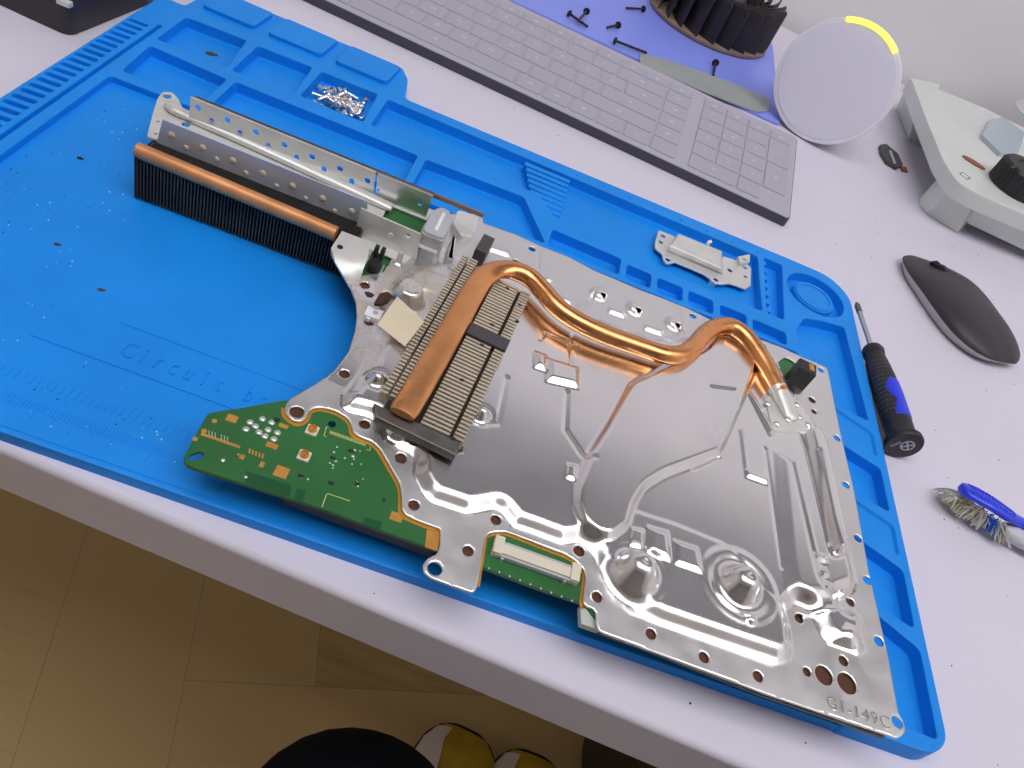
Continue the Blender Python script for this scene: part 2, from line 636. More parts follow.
# unseen ceiling panels added for the light and the shield's highlights
for i, (lx, ly, lw, ld) in enumerate(((-60, -190, 1240, 960), (1230, -190, 1240, 960))):
    lt = thing('unseen_ceiling_light', TF(lx, ly, ZC - 40), 'unseen added white ceiling light panel %s' % ('over the slotted end of the mat' if i == 0 else 'over the computer mouse'), 'light', None)
    mk('frame', tf(plate(rect(lx - lw / 2 - 25, ly - ld / 2 - 25, lx + lw / 2 + 25, ly + ld / 2 + 25, 10), [rect(lx - lw / 2, ly - ld / 2, lx + lw / 2, ly + ld / 2)], ZC - 38, ZC)), M['lampframe'], lt)
    mk('diffuser', tf(box(lx - lw / 2, ly - ld / 2, ZC - 30, lx + lw / 2, ly + ld / 2, ZC - 4)), M['lamp'], lt)

wd = bpy.data.worlds.new('world'); SC.world = wd; wd.use_nodes = True
wd.node_tree.nodes['Background'].inputs[0].default_value = (.85, .86, .95, 1)
wd.node_tree.nodes['Background'].inputs[1].default_value = .05

# ================================================================== desk
desk = thing('desk', TF(300, 400, ZF), 'long white laminate desk with a rounded front edge standing against the wall', 'desk')
TH = 26.0
prof = [(0, 0)]
# cross section (y, z) of the top, extruded along x
sec = [(2.2, 0), (1.0, -.35), (.3, -1.2), (0, -2.5), (0, -TH + 1.5), (1.5, -TH), (815, -TH), (815, 0)]
rings = [[TF(x, y, z) for y, z in sec] for x in (-640, 1250)]
mk('desktop', loft([r[::-1] for r in rings]), M['desk'], desk, 50)
esec = [(1.7, .12), (.6, -.35), (-.25, -1.3), (-.5, -2.6), (-.5, -TH + 1.4), (1.2, -TH - .1), (2.0, -TH + .6), (.4, -TH + 3), (.4, -3), (2.0, -.2)]
rings = [[TF(x, y, z) for y, z in esec] for x in (-640, 1250)]
mk('edge_band', loft([r[::-1] for r in rings]), M['deskedge'], desk, 50)
for (lx, ly) in ((-590, 60), (1200, 60), (-590, 760), (1200, 760)):
    mk('leg', tf(slab(rect(lx - 25, ly - 25, lx + 25, ly + 25, 5), ZF + .5, -TH - .2, 1)), M['deskedge'], desk)

# ================================================================== blue repair mat
ZW, ZL = 5.0, 8.5      # working surface, top of the trays
D2 = 2.4               # tray floors
mat_o = thing('repair_mat', (224, 150, 0), 'blue silicone repair mat with moulded trays lying on the white desk', 'mat')
land = [(22.5, 0), (22.5, 206), (60, 207), (404, 207), (404, 0), (440, 0), (448.4, 7), (448.4, 286), (436, 300), (404, 300.6),
        (150, 300), (145, 324), (138, 335), (20, 335), (16, 327), (14, 301), (0, 301), (-2, 0)]
land = rnd(land, [2, 2, 2, 2, 2, 5, 5, 12, 12, 2, 3, 3, 2, 2, 2, 2, 2, 4][::1], 4)
pk = []
# vent slots on the narrow end
for k in range(-9, 18):
    y = 156.5 + k * 6.25
    if 4 < y < 268:
        pk.append((rnd([(1.2, y - 1.5), (11.5, y - .7), (11.5, y + 2.3), (1.2, y + 1.5)], 1.2, 3), D2 + 2.2))
pk.append((rnd([(14.6, 3), (16.6, 3), (16.6, 270), (14.6, 270)], .9, 2), 5.0))
for l, z in (
        ([(21, 255), (60, 254), (55.5, 291), (21, 289)], D2), ([(63, 254.5), (97.5, 255), (95, 291.5), (63, 290)], D2),
        ([(101, 257), (137.5, 257), (135, 292), (101, 291)], D2), ([(24, 214), (65, 214), (65, 244), (22, 246)], D2),
        ([(69.5, 214), (173, 214), (173, 246), (69.5, 245)], D2), ([(178, 213), (254, 213), (235.5, 248), (178, 245.5)], D2),
        ([(142, 257), (142, 291), (384, 287.5), (384, 232), (262, 232), (243, 257)], D2),
        ([(387, 232), (398, 232), (401, 289.5), (388.5, 289.5)], D2),
        ([(256, 212), (297, 212), (297, 227), (256, 228.5)], D2), ([(301, 211), (315.5, 211), (315.5, 224), (301, 224)], D2),
        ([(319.5, 210.5), (334.5, 210.5), (334.5, 223.5), (319.5, 223.5)], D2), ([(338.3, 210.5), (353, 210.5), (353, 223), (338.3, 223)], D2),
        ([(357.5, 210), (373.5, 210), (373.5, 222), (357.5, 222)], D2), ([(377.5, 209.5), (398, 209.5), (398, 220.5), (377.5, 221)], D2)):
    pk.append((rnd(l, 2.2, 4), z))
pk.append((circ(422.5, 271.5, 19.3, 40), D2))
pk.append((rnd([(405.5, 178), (442.5, 173), (439, 249.5), (424, 246.5), (412, 242), (405.5, 228)], 2, 4), D2))
for l, z in (([(417, 149), (443.7, 140.4), (443.7, 113.2), (417, 120)], D2), ([(417, 92.5), (444.3, 81.4), (443.8, 52.5), (417, 61)], D2),
             ([(417, 57.6), (444.2, 43.3), (443.7, 6.5), (417, 9)], D2),
             ([(417, 175), (443.4, 164.8), (443.3, 148), (417, 156)], 7.2), ([(417, 116), (444.2, 105.6), (443.9, 88.5), (417, 98)], 7.2)):
    pk.append((rnd(l, 2.6, 5), z))
parts = [pocketed(land, 0, ZL, pk, .9)]
# working surface with its two stepped panels and front lip
work = [(20, .6), (407, .6), (407, 209), (20, 209)]
parts.append(slab(work, 0, ZW, 1.2))
parts.append(slab(rnd([(84, 41), (420, 41), (420, 190), (84, 190)], .8), ZW - 1, ZW + .4, .1))
parts.append(slab(rnd([(105.6, 60.6), (400, 60.6), (400, 180), (105.6, 180)], 1.2), ZW - 1, ZW + .75, .3))
parts.append(slab(circ(422.5, 271.5, 13.8, 36), 1, 6.6, 1.0))
parts.append(plate(circ(422.5, 271.5, 12.5, 36), [circ(422.5, 271.5, 10.5, 36)], 6, 7.3, .3))
# three thick flaps at the back of the trays
for (x0, x1) in ((22, 55.5), (62, 97), (103.5, 138)):
    parts.append(slab(rnd([(x0, 305.5), (x1 - 2, 305.5), (x1, 331), (x0 + 1, 331.5)], 3), ZL - .5, ZL + 2.3, .8))
# ribbed ramp in the long tray, comb pegs in the narrow one
for k in range(9):
    y = 286.5 - k * 4.4
    zt = 8.0 - k * .58
    parts.append(slab([(230 - k * .1 + k * 1.6, y - 4.0), (259, y - 4.0 - .8 * k * .3), (259, y), (230 + k * 1.6, y)], 1.5, zt, .5))
for k in range(7):
    y = 237 + k * 8.0
    parts.append(slab(rect(384.5, y - 2, 390.5, y + 2, .8, 2), 1.5, 7.6, .5))
for k in range(8):
    parts.append(slab(circ(262 + k * 17.5, 294.2 - k * .35, .9, 8), ZL - .5, ZL + .5, .2))
mk('mat_sheet', join(*parts), M['mat'], mat_o, 30)
# moulded wording and ruler
wr = []
for i, chx in enumerate('Circuit board'):
    if chx == ' ': continue
    t = text_geo(chx, 11.5, .4)
    wr.append(([(p[0] * .68 + 115.5 + i * 5.75, p[1] + 49.6, p[2] + ZW + .4) for p in t[0]], t[1]))
mk('moulded_wording', join(*wr), M['mat'], mat_o, 0)
tk = []
for k in range(0, 150):
    x = 26 + k * 1.3
    h = 7.5 if k % 10 == 0 else (5.5 if k % 5 == 0 else 3.6)
    tk.append(box(x - .22, 15.6 - h, ZW - .1, x + .22, 15.6, ZW + .2))
for k in range(0, 74):
    x = 28 + k * 2.6
    tk.append(box(x - .4, 21.5, ZW - .1, x + .4, 25.5, ZW + .2))
tk.append(box(24, 2.9, ZW - .1, 260, 3.3, ZW + .25))
mk('ruler_ticks', join(*tk), M['mat'], mat_o, 0)

# loose dirt
def specks(name, n, fn, size, m, label):
    g = []
    for i in range(n):
        x, y, z = fn()
        r = size * random.uniform(.4, 1.0)
        g.append(dome(x, y, z - .05, r, r * .7, 5, 2))
    tag(mk(name, join(*g), m, None, 0), label, 'dust', None, 'stuff')


specks('white_dust', 240, lambda: (random.uniform(26, 200), random.uniform(8, 200), ZW), .42, M['speck'], 'fine white dust specks scattered over the blue mat')
specks('black_dust', 260, lambda: ((random.gauss(140, 55) % 180) + 24, 8 + abs(random.gauss(90, 55)) % 190, ZW), .42, M['soot_shade'], 'fine black dust specks scattered over the blue mat')
def desk_pt():
    while True:
        x, y = random.uniform(100, 560), random.uniform(4, 480)
        p = TF(x, y, 0)
        if p[1] < -2 or p[0] > 455 or (p[1] > 340 and p[0] > 150): return p
specks('desk_grit', 90, desk_pt, .55, M['soot_shade'], 'dark grit specks scattered over the white desk')
for (px, py, r, lab) in ((57, 244, .9, 'brown crumb on the blue mat, above the long step line'), (101, 290, 1.1, 'brown crumb on the blue mat, inside the outer stepped panel'),
                         (211, 54, 2.2, 'flat brown crumb inside the corner tray of the blue mat'), (80, 158, .9, 'dark crumb on the blue mat in front of the ridge beside the slots')):
    b = B(px, py, D2 if py == 54 else ZW + .3)
    g = join(dome(b[0], b[1], b[2] - .1, r, r * .5, 9, 3), dome(b[0] + r, b[1] + .3 * r, b[2] - .1, r * .7, r * .4, 8, 3), dome(b[0] - .8 * r, b[1] - .2 * r, b[2] - .1, r * .6, r * .4, 8, 3))
    tag(mk('crumb', g, M['crumb'] if py != 158 else M['soot_shade'], None, 60), lab, 'crumb')
# ================================================================== keyboard
kR = np.array(B(790, 219.5, 7.0)); kL = np.array(B(400, 35.6, 7.0))
kd = (kL - kR)[:2] / np.linalg.norm((kL - kR)[:2])          # along the front edge, towards the far end
kn = np.array([kd[1], -kd[0]])
if kn[1] < 0: kn = -kn
KD, KL_ = 113.0, 418.0
KH0, KH1 = 7.2, 17.5


def KF(x, y, z=0.0):
    """keyboard frame: x from the numpad end, y from the front edge, z above its sloping deck"""
    p = kR[:2] + kd * x + kn * y
    return (p[0], p[1], KH0 + (KH1 - KH0) * y / KD + z)


def kf(g): return [KF(*p) for p in g[0]], g[1]


def kslab(x0, y0, x1, y1, z0, z1, r=1.0, b=.5):
    l = [(-x, y) for x, y in rect(-x1, y0, -x0, y1, r, 2)]
    g = slab(l, z0, z1, b, seg=1)
    return kf(g)


kb = thing('keyboard', (float(kR[0] + kd[0] * 200), float(kR[1] + kd[1] * 200), 0), 'slim grey computer keyboard with dark front edge lying behind the blue mat', 'keyboard')
l = [(-x, y) for x, y in rect(-KL_, 0, 0, KD, 3, 4)]
vv, fq = slab(l, 0, 1, .0)
vv2 = []
for (x, y, z) in vv:
    p = KF(x, y, 0)
    vv2.append((p[0], p[1], p[2] - .6) if z > .5 else (p[0], p[1], .4 + max(0, p[2] - 9.2) * .75))
mk('base_case', (vv2, fq), M['kbside'], kb)
mk('top_plate', kf(slab([(-x, y) for x, y in rect(-KL_ + .6, .6, -.6, KD - .6, 3, 4)], -.8, 0, .3)), M['kbtop'], kb)
for fx in (20, KL_ - 60):
    p = KF(fx, KD - 14); q = KF(fx + 40, KD - 14)
    mk('foot', loft([[(p[0], p[1], 0.3), (q[0], q[1], .3), (q[0] + kn[0] * 6, q[1] + kn[1] * 6, .3), (p[0] + kn[0] * 6, p[1] + kn[1] * 6, .3)],
                     [(p[0], p[1], 8), (q[0], q[1], 8), (q[0] + kn[0] * 6, q[1] + kn[1] * 6, 8), (p[0] + kn[0] * 6, p[1] + kn[1] * 6, 8)]]), M['kbside'], kb)
U = 18.6
rows = []
y0 = 5.5
RH = [17.6, 17.6, 17.6, 17.6, 17.6, 11.5]
far_keys = []
NP = [[('0', 2), ('.', 1), (None, 0)], [('3', 1), ('2', 1), ('1', 1)], [('6', 1), ('5', 1), ('4', 1)], [('9', 1), ('8', 1), ('7', 1)], [('*', 1), ('/', 1), ('=', 1)], [('', 1), ('', 1), ('', 1), ('', 1)]]
MAINR = [
    [('>', 1), ('v', 1), ('<', 1), ('', 1), ('', 1), ('', 1), ('', 6), ('', 1), ('', 1), ('', 1), ('', 1)],
    [('', 1), ('', 2.75), ('/', 1), ('.', 1), (',', 1), ('M', 1), ('N', 1), ('B', 1), ('V', 1), ('C', 1), ('X', 1), ('Z', 1), ('', 2.25)],
    [('', 1), ('', 2.25), ("'", 1), (';', 1), ('L', 1), ('K', 1), ('J', 1), ('H', 1), ('G', 1), ('F', 1), ('D', 1), ('S', 1), ('A', 1), ('', 1.75)],
    [('', 1), ('', 1.5), (']', 1), ('[', 1), ('P', 1), ('O', 1), ('I', 1), ('U', 1), ('Y', 1), ('T', 1), ('R', 1), ('E', 1), ('W', 1), ('Q', 1), ('', 1.5)],
    [('', 1), ('', 2), ('=', 1), ('-', 1), ('0', 1), ('9', 1), ('8', 1), ('7', 1), ('6', 1), ('5', 1), ('4', 1), ('3', 1), ('2', 1), ('1', 1), ('', 1)],
    [('', 1), ('', 1), ('', 1), ('', 1), ('', 1), ('', 1), ('', 1), ('', 1), ('', 1), ('', 1), ('', 1), ('', 1), ('', 1), ('', 1), ('', 1), ('', 1)]]


def in_view(p):
    q = RM @ (np.array(p) - CAM)
    return q[2] > 0 and -4 < 512 + FPX * q[0] / q[2] < 1028 and -3 < 384 + FPX * q[1] / q[2] < 770


def put_key(x0, x1, y, h, s):
    g = kslab(x0 + .6, y + .6, x1 - .6, y + h - .6, -.2, .95, 1.2, .5)
    if not in_view(KF((x0 + x1) / 2, y + h / 2  , 1.0)):
        far_keys.append(g); return
    k = mk('key', g, M['kbkey'], kb)
    k['org'] = list(kb['org'])
    xm, ym = (x0 + x1) / 2, y + h / 2
    if s:
        t = text_geo(s, 5.5, .1)
        t = [(xm - p[0], ym + p[1], 1.0 + p[2]) for p in t[0]], [q[::-1] for q in t[1]]
    else:
        t = slab(rect(xm - 1.6, ym - .8, xm + 1.6, ym + .8), 1.0, 1.1)
    mk('key_legend', kf(t), M['legend'], k, 0)


for r in range(6):
    h = RH[r]
    x = 5.0
    if r in (1, 3):                       # tall keys of the numpad end
        put_key(x, x + U, y0, h * 2, '' if r == 1 else '+')
        xs = x + U
    elif r in (0,): xs = x + 0
    else: xs = x if r == 5 else x + U
    for s, w in NP[r]:
        if s is None: continue
        if r == 0:
            if s == '0': put_key(x + U + U, x + 4 * U, y0, h, '0')
            else: put_key(x + U, x + 2 * U, y0, h, '.')
            continue
        put_key(xs, xs + w * U, y0, h, s); xs += w * U
    xs = x + 4 * U + 9
    tot = sum(w for _, w in MAINR[r])
    uw = (KL_ - 6 - xs) / tot
    for s, w in MAINR[r]:
        put_key(xs, xs + w * uw, y0, h, s); xs += w * uw
    y0 += h
if far_keys: tag(mk('far_keys', join(*far_keys), M['kbkey'], kb), kind='stuff')

# ================================================================== blue sheet, its tape, fan, black screws
sh = [(-180, 470), (421, 520), (428, 700), (424, 735), (-160, 760)]
sh = [(-150, 552), (250, 528), (421, 519), (427, 700), (424, 742), (-140, 762)]
bsheet = tag(mk('plastic_sheet', slab(rnd(sh, 3, 3), .2, 2.2, .6), M['bluesheet']), 'lavender blue plastic sheet lying flat behind the grey keyboard', 'plastic sheet')
tp = B2([(640, 54), (643, 53), (670, 61), (700, 71), (735, 84), (766, 97), (771, 103), (767, 111), (757, 112), (728, 101), (698, 89), (665, 75), (640, 64)], 3.2)
tag(mk('adhesive_strip', slab(rnd(tp, 2, 3), 2.4, 3.4, .3), M['tapegrey']), 'grey translucent adhesive strip stuck along the near edge of the blue plastic sheet', 'tape')

FX, FY, FZ, FR = 354.0, 682.0, 3.0, 61.5
fan = thing('fan_rotor', (FX, FY, FZ - .6), 'black radial cooling fan rotor with dusty rim standing on the blue plastic sheet', 'fan')
mk('base_ring', move(lathe([(8, 0), (FR, 0), (FR + 1.0, 1.2), (FR + 1.0, 3.4), (FR, 4.4), (FR - 24, 4.8), (30, 8), (8, 8)], 72, True, True), FX, FY, FZ - .6), M['fanrim'], fan)
mk('hub', move(lathe([(26, 4), (25, 30), (22, 34), (5, 35)], 40), FX, FY, FZ - .6), M['fanblk'], fan)
NB = 23
for k in range(NB):
    a = 2 * PI * k / NB + .1
    g = []
    rows_ = []
    prof_r = [(FR - 25 + i * 25 / 6.0) for i in range(7)]
    left, right = [], []
    for i, r in enumerate(prof_r):
        t = i / 6.0
        aa = a - .80 * (1 - t) ** 1.1
        th = 1.2 / r
        left.append((r * math.cos(aa - th), r * math.sin(aa - th)))
        right.append((r * math.cos(aa + th), r * math.sin(aa + th)))
    # wide rounded outer edge of the blade
    outl = left + [((FR + .7) * math.cos(a), (FR + .7) * math.sin(a))] + right[::-1]
    v = []
    rings = []
    for z, kx in ((4.0, 1.0), (34.0, 1.0), (39.0, 1.0), (41.5, .9)):
        ring = []
        cx = sum(p[0] for p in outl) / len(outl); cy = sum(p[1] for p in outl) / len(outl)
        for (x, y) in outl:
            rr = math.hypot(x, y)
            dz = -3.0 * (1 - (rr - (FR - 25)) / 25.0) if z > 20 else 0
            ring.append((FX + cx + (x - cx) * kx, FY + cy + (y - cy) * kx, FZ - .6 + z + dz))
        rings.append(ring)
    mk('fan_blade', loft(rings), M['fanblk'], fan, 40)


def bolt(name, L, rh, hh, rs, m, tip=False):
    """small pan-head machine screw along +z, head on top at z = L"""
    g = [lathe([(rs * .6, 0), (rs, .5)] + [(rs * (1.0 if i % 2 else .86), .5 + (L - .5) * i / 10.0) for i in range(1, 11)], 10),
         lathe([(rh, L), (rh, L + hh * .5), (rh * .75, L + hh * .9), (rh * .35, L + hh)], 14)]
    g.append(box(-rh * .5, -.22, L + hh * .9, rh * .5, .22, L + hh * 1.03)); g.append(box(-.22, -rh * .5, L + hh * .9, .22, rh * .5, L + hh * 1.03))
    return join(*g)


for (h, t, rh, lab) in (((570, 14), (588, 27), 2.9, 'long black screw lying under a short one on the blue plastic sheet'), ((586.5, 11.5), (578, 21), 2.9, 'short black screw lying across a long one on the blue plastic sheet'),
                        ((618, 25), (607, 27.5), 2.9, 'smallest black screw lying alone between the crossed pair and the longest screw'), ((643, 9), (626, 8), 3.0, 'medium black screw lying alone beside the fan rotor'),
                        ((616, 41), (647, 53), 3.0, 'longest black screw touching the end of the grey adhesive strip'), ((715.5, 63), (713.5, 75), 3.2, 'black screw between the fan rotor rim and the grey adhesive strip')):
    z = 2.3 + rh
    if rh == 2.9 and h[0] == 586.5: z += 2.2
    a = B(h[0], h[1], z); b = B(t[0], t[1], z - 1.0)
    L = (Vector(a) - Vector(b)).length
    g = aim(bolt('s', L, rh, 2.0, 1.15, None), b, a)
    tag(mk('black_screw', g, M['blackp']), lab, 'screw')

# ================================================================== smart speaker
Pb = np.array(B(797.5, 136, 1.0))
h = np.array([CAM[0] - Pb[0], CAM[1] - Pb[1], 0]); h /= np.linalg.norm(h)
th = math.radians(14)
yaw = math.radians(-6)
h = np.array([h[0] * math.cos(yaw) - h[1] * math.sin(yaw), h[0] * math.sin(yaw) + h[1] * math.cos(yaw), 0])
nrm = h * math.cos(th) + np.array([0, 0, 1]) * math.sin(th)
upv = np.array([0, 0, 1]) * math.cos(th) - h * math.sin(th)
sid = np.cross(upv, nrm)
SR = 48.3
ctr = Pb + upv * SR
MS = Matrix((tuple(sid) , tuple(upv), tuple(nrm))).transposed().to_4x4()
MS = Matrix.Translation(ctr.tolist()) @ MS
spk = thing('smart_speaker', (float(ctr[0]), float(ctr[1]), 0), 'round pale grey smart speaker with a lit yellow bar standing behind the keyboard', 'speaker')
body = lathe([(SR - 3, 0), (SR - .6, -.6), (SR, -3), (SR - .4, -9), (SR - 3, -22), (SR - 10, -38), (SR - 20, -50), (SR - 34, -59), (4, -62)], 64)
cut = []
bv, bf = xf(body, MS)
bv = [(p[0], p[1], max(p[2], .3)) for p in bv]          # the flat foot it stands on
mk('shell', (bv, [f[::-1] for f in bf]), M['white'], spk)
mk('front_cloth', xf(lathe([(SR - 3.2, .1), (SR - 4.5, 1.0), (30, 1.6), (2, 1.8)], 64), MS), M['spkmesh'], spk)
arc = []
a0, a1 = math.radians(90 - 33), math.radians(90 + 27)
ring = []
for i in range(25):
    a = a0 + (a1 - a0) * i / 24
    ring.append((a,))
rg = []
for i in range(25):
    a = a0 + (a1 - a0) * i / 24
    rg.append([(r * math.cos(a), r * math.sin(a), z) for r, z in ((SR - 4.3, 0.6), (SR - 4.0, 1.9), (SR - 1.6, 1.9), (SR + .15, .1), (SR + .15, -2.0), (SR - 2, -2.0))])
mk('light_bar', xf(loft(rg), MS), M['yellow'], spk)

# ================================================================== white equipment base
ZT = 38.0
tpx = [(911, 77), (925, 115), (943, 159), (957, 181), (979, 194), (1024, 213), (1075, 234)]
top = B2(tpx, ZT) + [B(1090, 160, ZT)[:2], B(986, 108, ZT)[:2]]
base = thing('equipment_stand', (B(990, 150, 0)[0], B(990, 150, 0)[1], 0), 'white cast equipment stand with black knob standing beyond the computer mouse', 'stand')
tl = rnd(top, [3, 2, 6, 12, 10, 3, 2, 3, 2], 4)
parts = [slab(tl, ZT - 13, ZT, 2.5)]


def leg_loft(bot, topq, zt=ZT - 6):
    r0 = [(x, y, 0.4) for x, y in bot]; r1 = [(x * .8 + X * .2, y * .8 + Y * .2, 9) for (x, y), (X, Y) in zip(bot, topq)]; r2 = [(x, y, zt) for x, y in topq]
    return loft([r0, r1, r2])


def pair(bp_, tp_, zt):
    b_ = B2(bp_, 0); t_ = B2(tp_, zt)
    if area(b_) < 0: b_, t_ = b_[::-1], t_[::-1]
    return leg_loft(b_, t_, zt)


parts.append(pair([(896, 108), (908, 140), (926, 148), (930, 112)], [(910, 78), (918, 98), (930, 104), (940, 84)], ZT - 2))
parts.append(pair([(939, 178), (919, 199), (919, 206), (926, 214), (942, 224), (957, 233), (967, 224), (985, 195), (960, 178)],
                  [(944, 160), (949, 170), (952, 176), (957, 182), (966, 188), (978, 195), (985, 198), (1000, 175), (965, 155)], ZT - 2))
# skirt running from the near foot along the long side
s0_ = B2([(957, 182), (979, 195), (1024, 214), (1075, 235)], ZT - 2); s1_ = B2([(957, 212), (969, 224), (1024, 250), (1075, 274)], 8)
s2_ = [(x * .9 + B(990, 150, 0)[0] * .1, y * .9 + B(990, 150, 0)[1] * .1) for x, y in s1_]; s3_ = [(x + 2, y + 6) for x, y in s0_]
rr_ = [[(*s0_[i], ZT - 2), (*s1_[i], 8), (*s2_[i], 8), (*s3_[i], ZT - 4)] for i in range(4)]
parts.append(loft(rr_))
parts.append(pair([(1040, 264), (1075, 282), (1085, 262), (1050, 244)], [(1040, 222), (1075, 236), (1085, 226), (1050, 212)], ZT - 3))
mk('stand_casting', join(*parts), M['cast'], base, 40)
kc = B(1014, 192, ZT)
kn_prof = [(19, 0), (22, 1), (22, 17), (20, 19.5), (12, 20), (11, 18.5), (3, 18.5)]
kg = lathe(kn_prof, 60)
kv = []
for (x, y, z) in kg[0]:
    r = math.hypot(x, y); a = math.atan2(y, x)
    s = 1 + (.03 * math.cos(a * 30) if r > 20 else 0)
    kv.append((x * s, y * s, z))
mk('knob', move((kv, kg[1]), kc[0] + 1, kc[1] + 6, ZT), M['blackp'], base)
cc = B(1052, 128, ZT)
mk('column', move(lathe([(44, 0), (44, 4), (38, 8), (36, 70), (33, 73)], 48), cc[0], cc[1], ZT), M['cast'], base)
gb = ccw(B2([(979, 138), (998, 157), (1016, 156), (1022, 136), (1000, 120), (988, 122)], ZT))
mk('clear_block', slab(rnd(gb, 2, 3), ZT, ZT + 4, 1.0), M['glassb'], base)
cd = B(974, 162, ZT + .8)
cda = B(959, 154, ZT); cdb = B(987, 171, ZT)
mk('copper_disc', slab(circ(cd[0], cd[1], 10.5, 28, 5.0, math.atan2(cdb[1] - cda[1], cdb[0] - cda[0])), ZT, ZT + .9, .3), M['redcu'], base)
sq = B(965, 176, ZT)
mk('printed_mark', move(plate(rect(-4, -4.2, 4, 4.2, 1, 3), [rect(-3.2, -3.4, 3.2, 3.4, .7, 3)], 0, .12), sq[0], sq[1], ZT, -.6), M['dgrey'], base)

ch = thing('connector_clip', B(888, 158, 0), 'tiny dark grey clip with copper tip lying between smart speaker and white stand', 'clip')
cp = B2([(879, 146), (885, 145), (897, 155), (902, 166), (896, 169), (886, 163), (880, 153)], 1.5)
mk('clip_body', slab(rnd(cp, .8, 2), .2, 3.2, .5), M['dgrey'], ch)
mk('slot', slab(B2([(889, 151), (891, 150), (896, 163), (894, 164)], 3.2), 3.0, 3.4, .1), M['greyp'], ch)
mk('copper_tip', slab(B2([(900, 166), (906, 167), (908, 172), (902, 171)], 1.0), .2, 1.4, .3), M['redcu'], ch)

# ================================================================== computer mouse
m0 = np.array(B(908, 262, 3)); m1 = np.array(B(1014, 362, 3))
md = (m1 - m0)[:2]; ML = np.linalg.norm(md); md /= ML
mn = np.array([-md[1], md[0]])
if mn[0] < 0: mn = -mn
mc = (m0 + m1)[:2] / 2 + mn * 4.5
mouse = thing('computer_mouse', (float(mc[0]), float(mc[1]), 0), 'slim charcoal wireless mouse with grey underside lying on the white desk', 'mouse')
mo = [B(x, y, 6)[:2] for x, y in ((903, 262), (909, 275), (921, 293), (936, 315), (953, 335), (973, 351), (992, 360), (1009, 363))] + [B(x, y, 9)[:2] for x, y in ((1020.5, 360), (1023.5, 353), (1017, 341), (1001, 322), (984, 300), (967, 281), (950, 268), (934, 259), (917, 252), (907, 252.5))]
mo = ccw([p for p in spline(mo, 4, True)])
mcc = np.array(mo).mean(0)


def mring(s, zf, dz=0.0):
    out = []
    for p in mo:
        q = mcc + (np.array(p) - mcc) * s
        t = float((q - mcc) @ md) / (ML / 2)
        out.append((q[0], q[1], zf(t) + dz))
    return out


def mh(t): return 8.5 + 10.0 * (1 - ((t - .12) / 1.15) ** 2)
z_low = lambda t: 5.6 + 1.6 * (1 - t * t)
rings = [mring(1.0, z_low, .2)]
for s in (.995, .97, .93, .87, .78, .66, .5, .3, .1, .02):
    rings.append(mring(s, lambda t, s=s: z_low(t) + (mh(t) - z_low(t)) * (1 - s ** 2.8) ** .55))
mk('top_shell', loft(rings, True, True), M['charcoal'], mouse, 50)
rings = [mring(.86, lambda t: .3), mring(.90, lambda t: .8), mring(.955, lambda t: 3.0), mring(.985, lambda t: z_low(t) - .3), mring(.97, lambda t: z_low(t) + .3)]
mk('underside', loft(rings), M['mousebase'], mouse, 50)
wp = B(944, 267, 15.5)
wz = mh(float((np.array(wp[:2]) - mcc) @ md) / (ML / 2))
mk('button_seam', slab([tuple(np.array(wp[:2]) + md * a_ + mn * b_) for a_, b_ in ((-8, -3.5), (6, -3.5), (6, 3.5), (-8, 3.5))], wz - 3, wz - .2, .3), M['soot_shade'], mouse)
wheel = lathe([(4.0, -2.4), (5.2, -1.6), (5.2, 1.6), (4.0, 2.4)], 24)
mk('scroll_wheel', aim(wheel, (wp[0], wp[1], wz - 3.6), (wp[0] + mn[0], wp[1] + mn[1], wz - 3.6)), M['blackp'], mouse)

# ================================================================== screwdriver
s0 = np.array(B(856.5, 303, 10)); s1 = np.array(B(904.5, 446, 10))
sdv = (s1 - s0) / np.linalg.norm(s1 - s0); SL = np.linalg.norm(s1 - s0)
sd = thing('screwdriver', (float((s0 + s1)[0] / 2), float((s0 + s1)[1] / 2), 0), 'small precision screwdriver with black and blue grip lying beside the mat', 'screwdriver')
a, b = tuple(s0), tuple(s1)
HS = SL * .36
mk('shaft', aim(lathe([(.7, 0), (1.0, 1.5), (1.5, 3), (1.5, HS + 4)], 14), a, b), M['chrome'], sd)
mk('shaft_tip', aim(lathe([(.75, -.2), (1.2, 1.2), (1.75, 2.5), (1.75, 9)], 14), a, b), M['dsteel'], sd)
hp = [(3.0, HS), (5.3, HS + .6), (6.2, HS + 3), (5.9, HS + 6), (5.3, HS + 8), (5.9, HS + 11), (7.0, HS + 24), (7.5, HS + 40), (7.4, SL - 16), (7.3, SL - 6), (8.4, SL - 4.5), (9.6, SL - 3.4), (9.7, SL - 1.2), (9.2, SL - .2), (8.8, SL)]
mk('handle', aim(lathe(hp, 40), a, b), M['blackp'], sd, 40)
# knurled texture bands and blue inlay
q = Vector((0, 0, 1)).rotation_difference(Vector(sdv))
Msd = Matrix.Translation(a) @ q.to_matrix().to_4x4()
upl = q.inverted() @ Vector((0, 0, 1)); ua = math.atan2(upl.y, upl.x)
sdl = q.inverted() @ Vector((1, 0, 0)); sa = math.atan2(sdl.y, sdl.x)
dirr = 1 if ((sa - ua + PI) % (2 * PI) - PI) > 0 else -1


def hrad(z):
    for (r0, z0), (r1, z1) in zip(hp, hp[1:]):
        if z0 <= z <= z1 and z1 > z0: return r0 + (r1 - r0) * (z - z0) / (z1 - z0)
    return hp[-1][0]


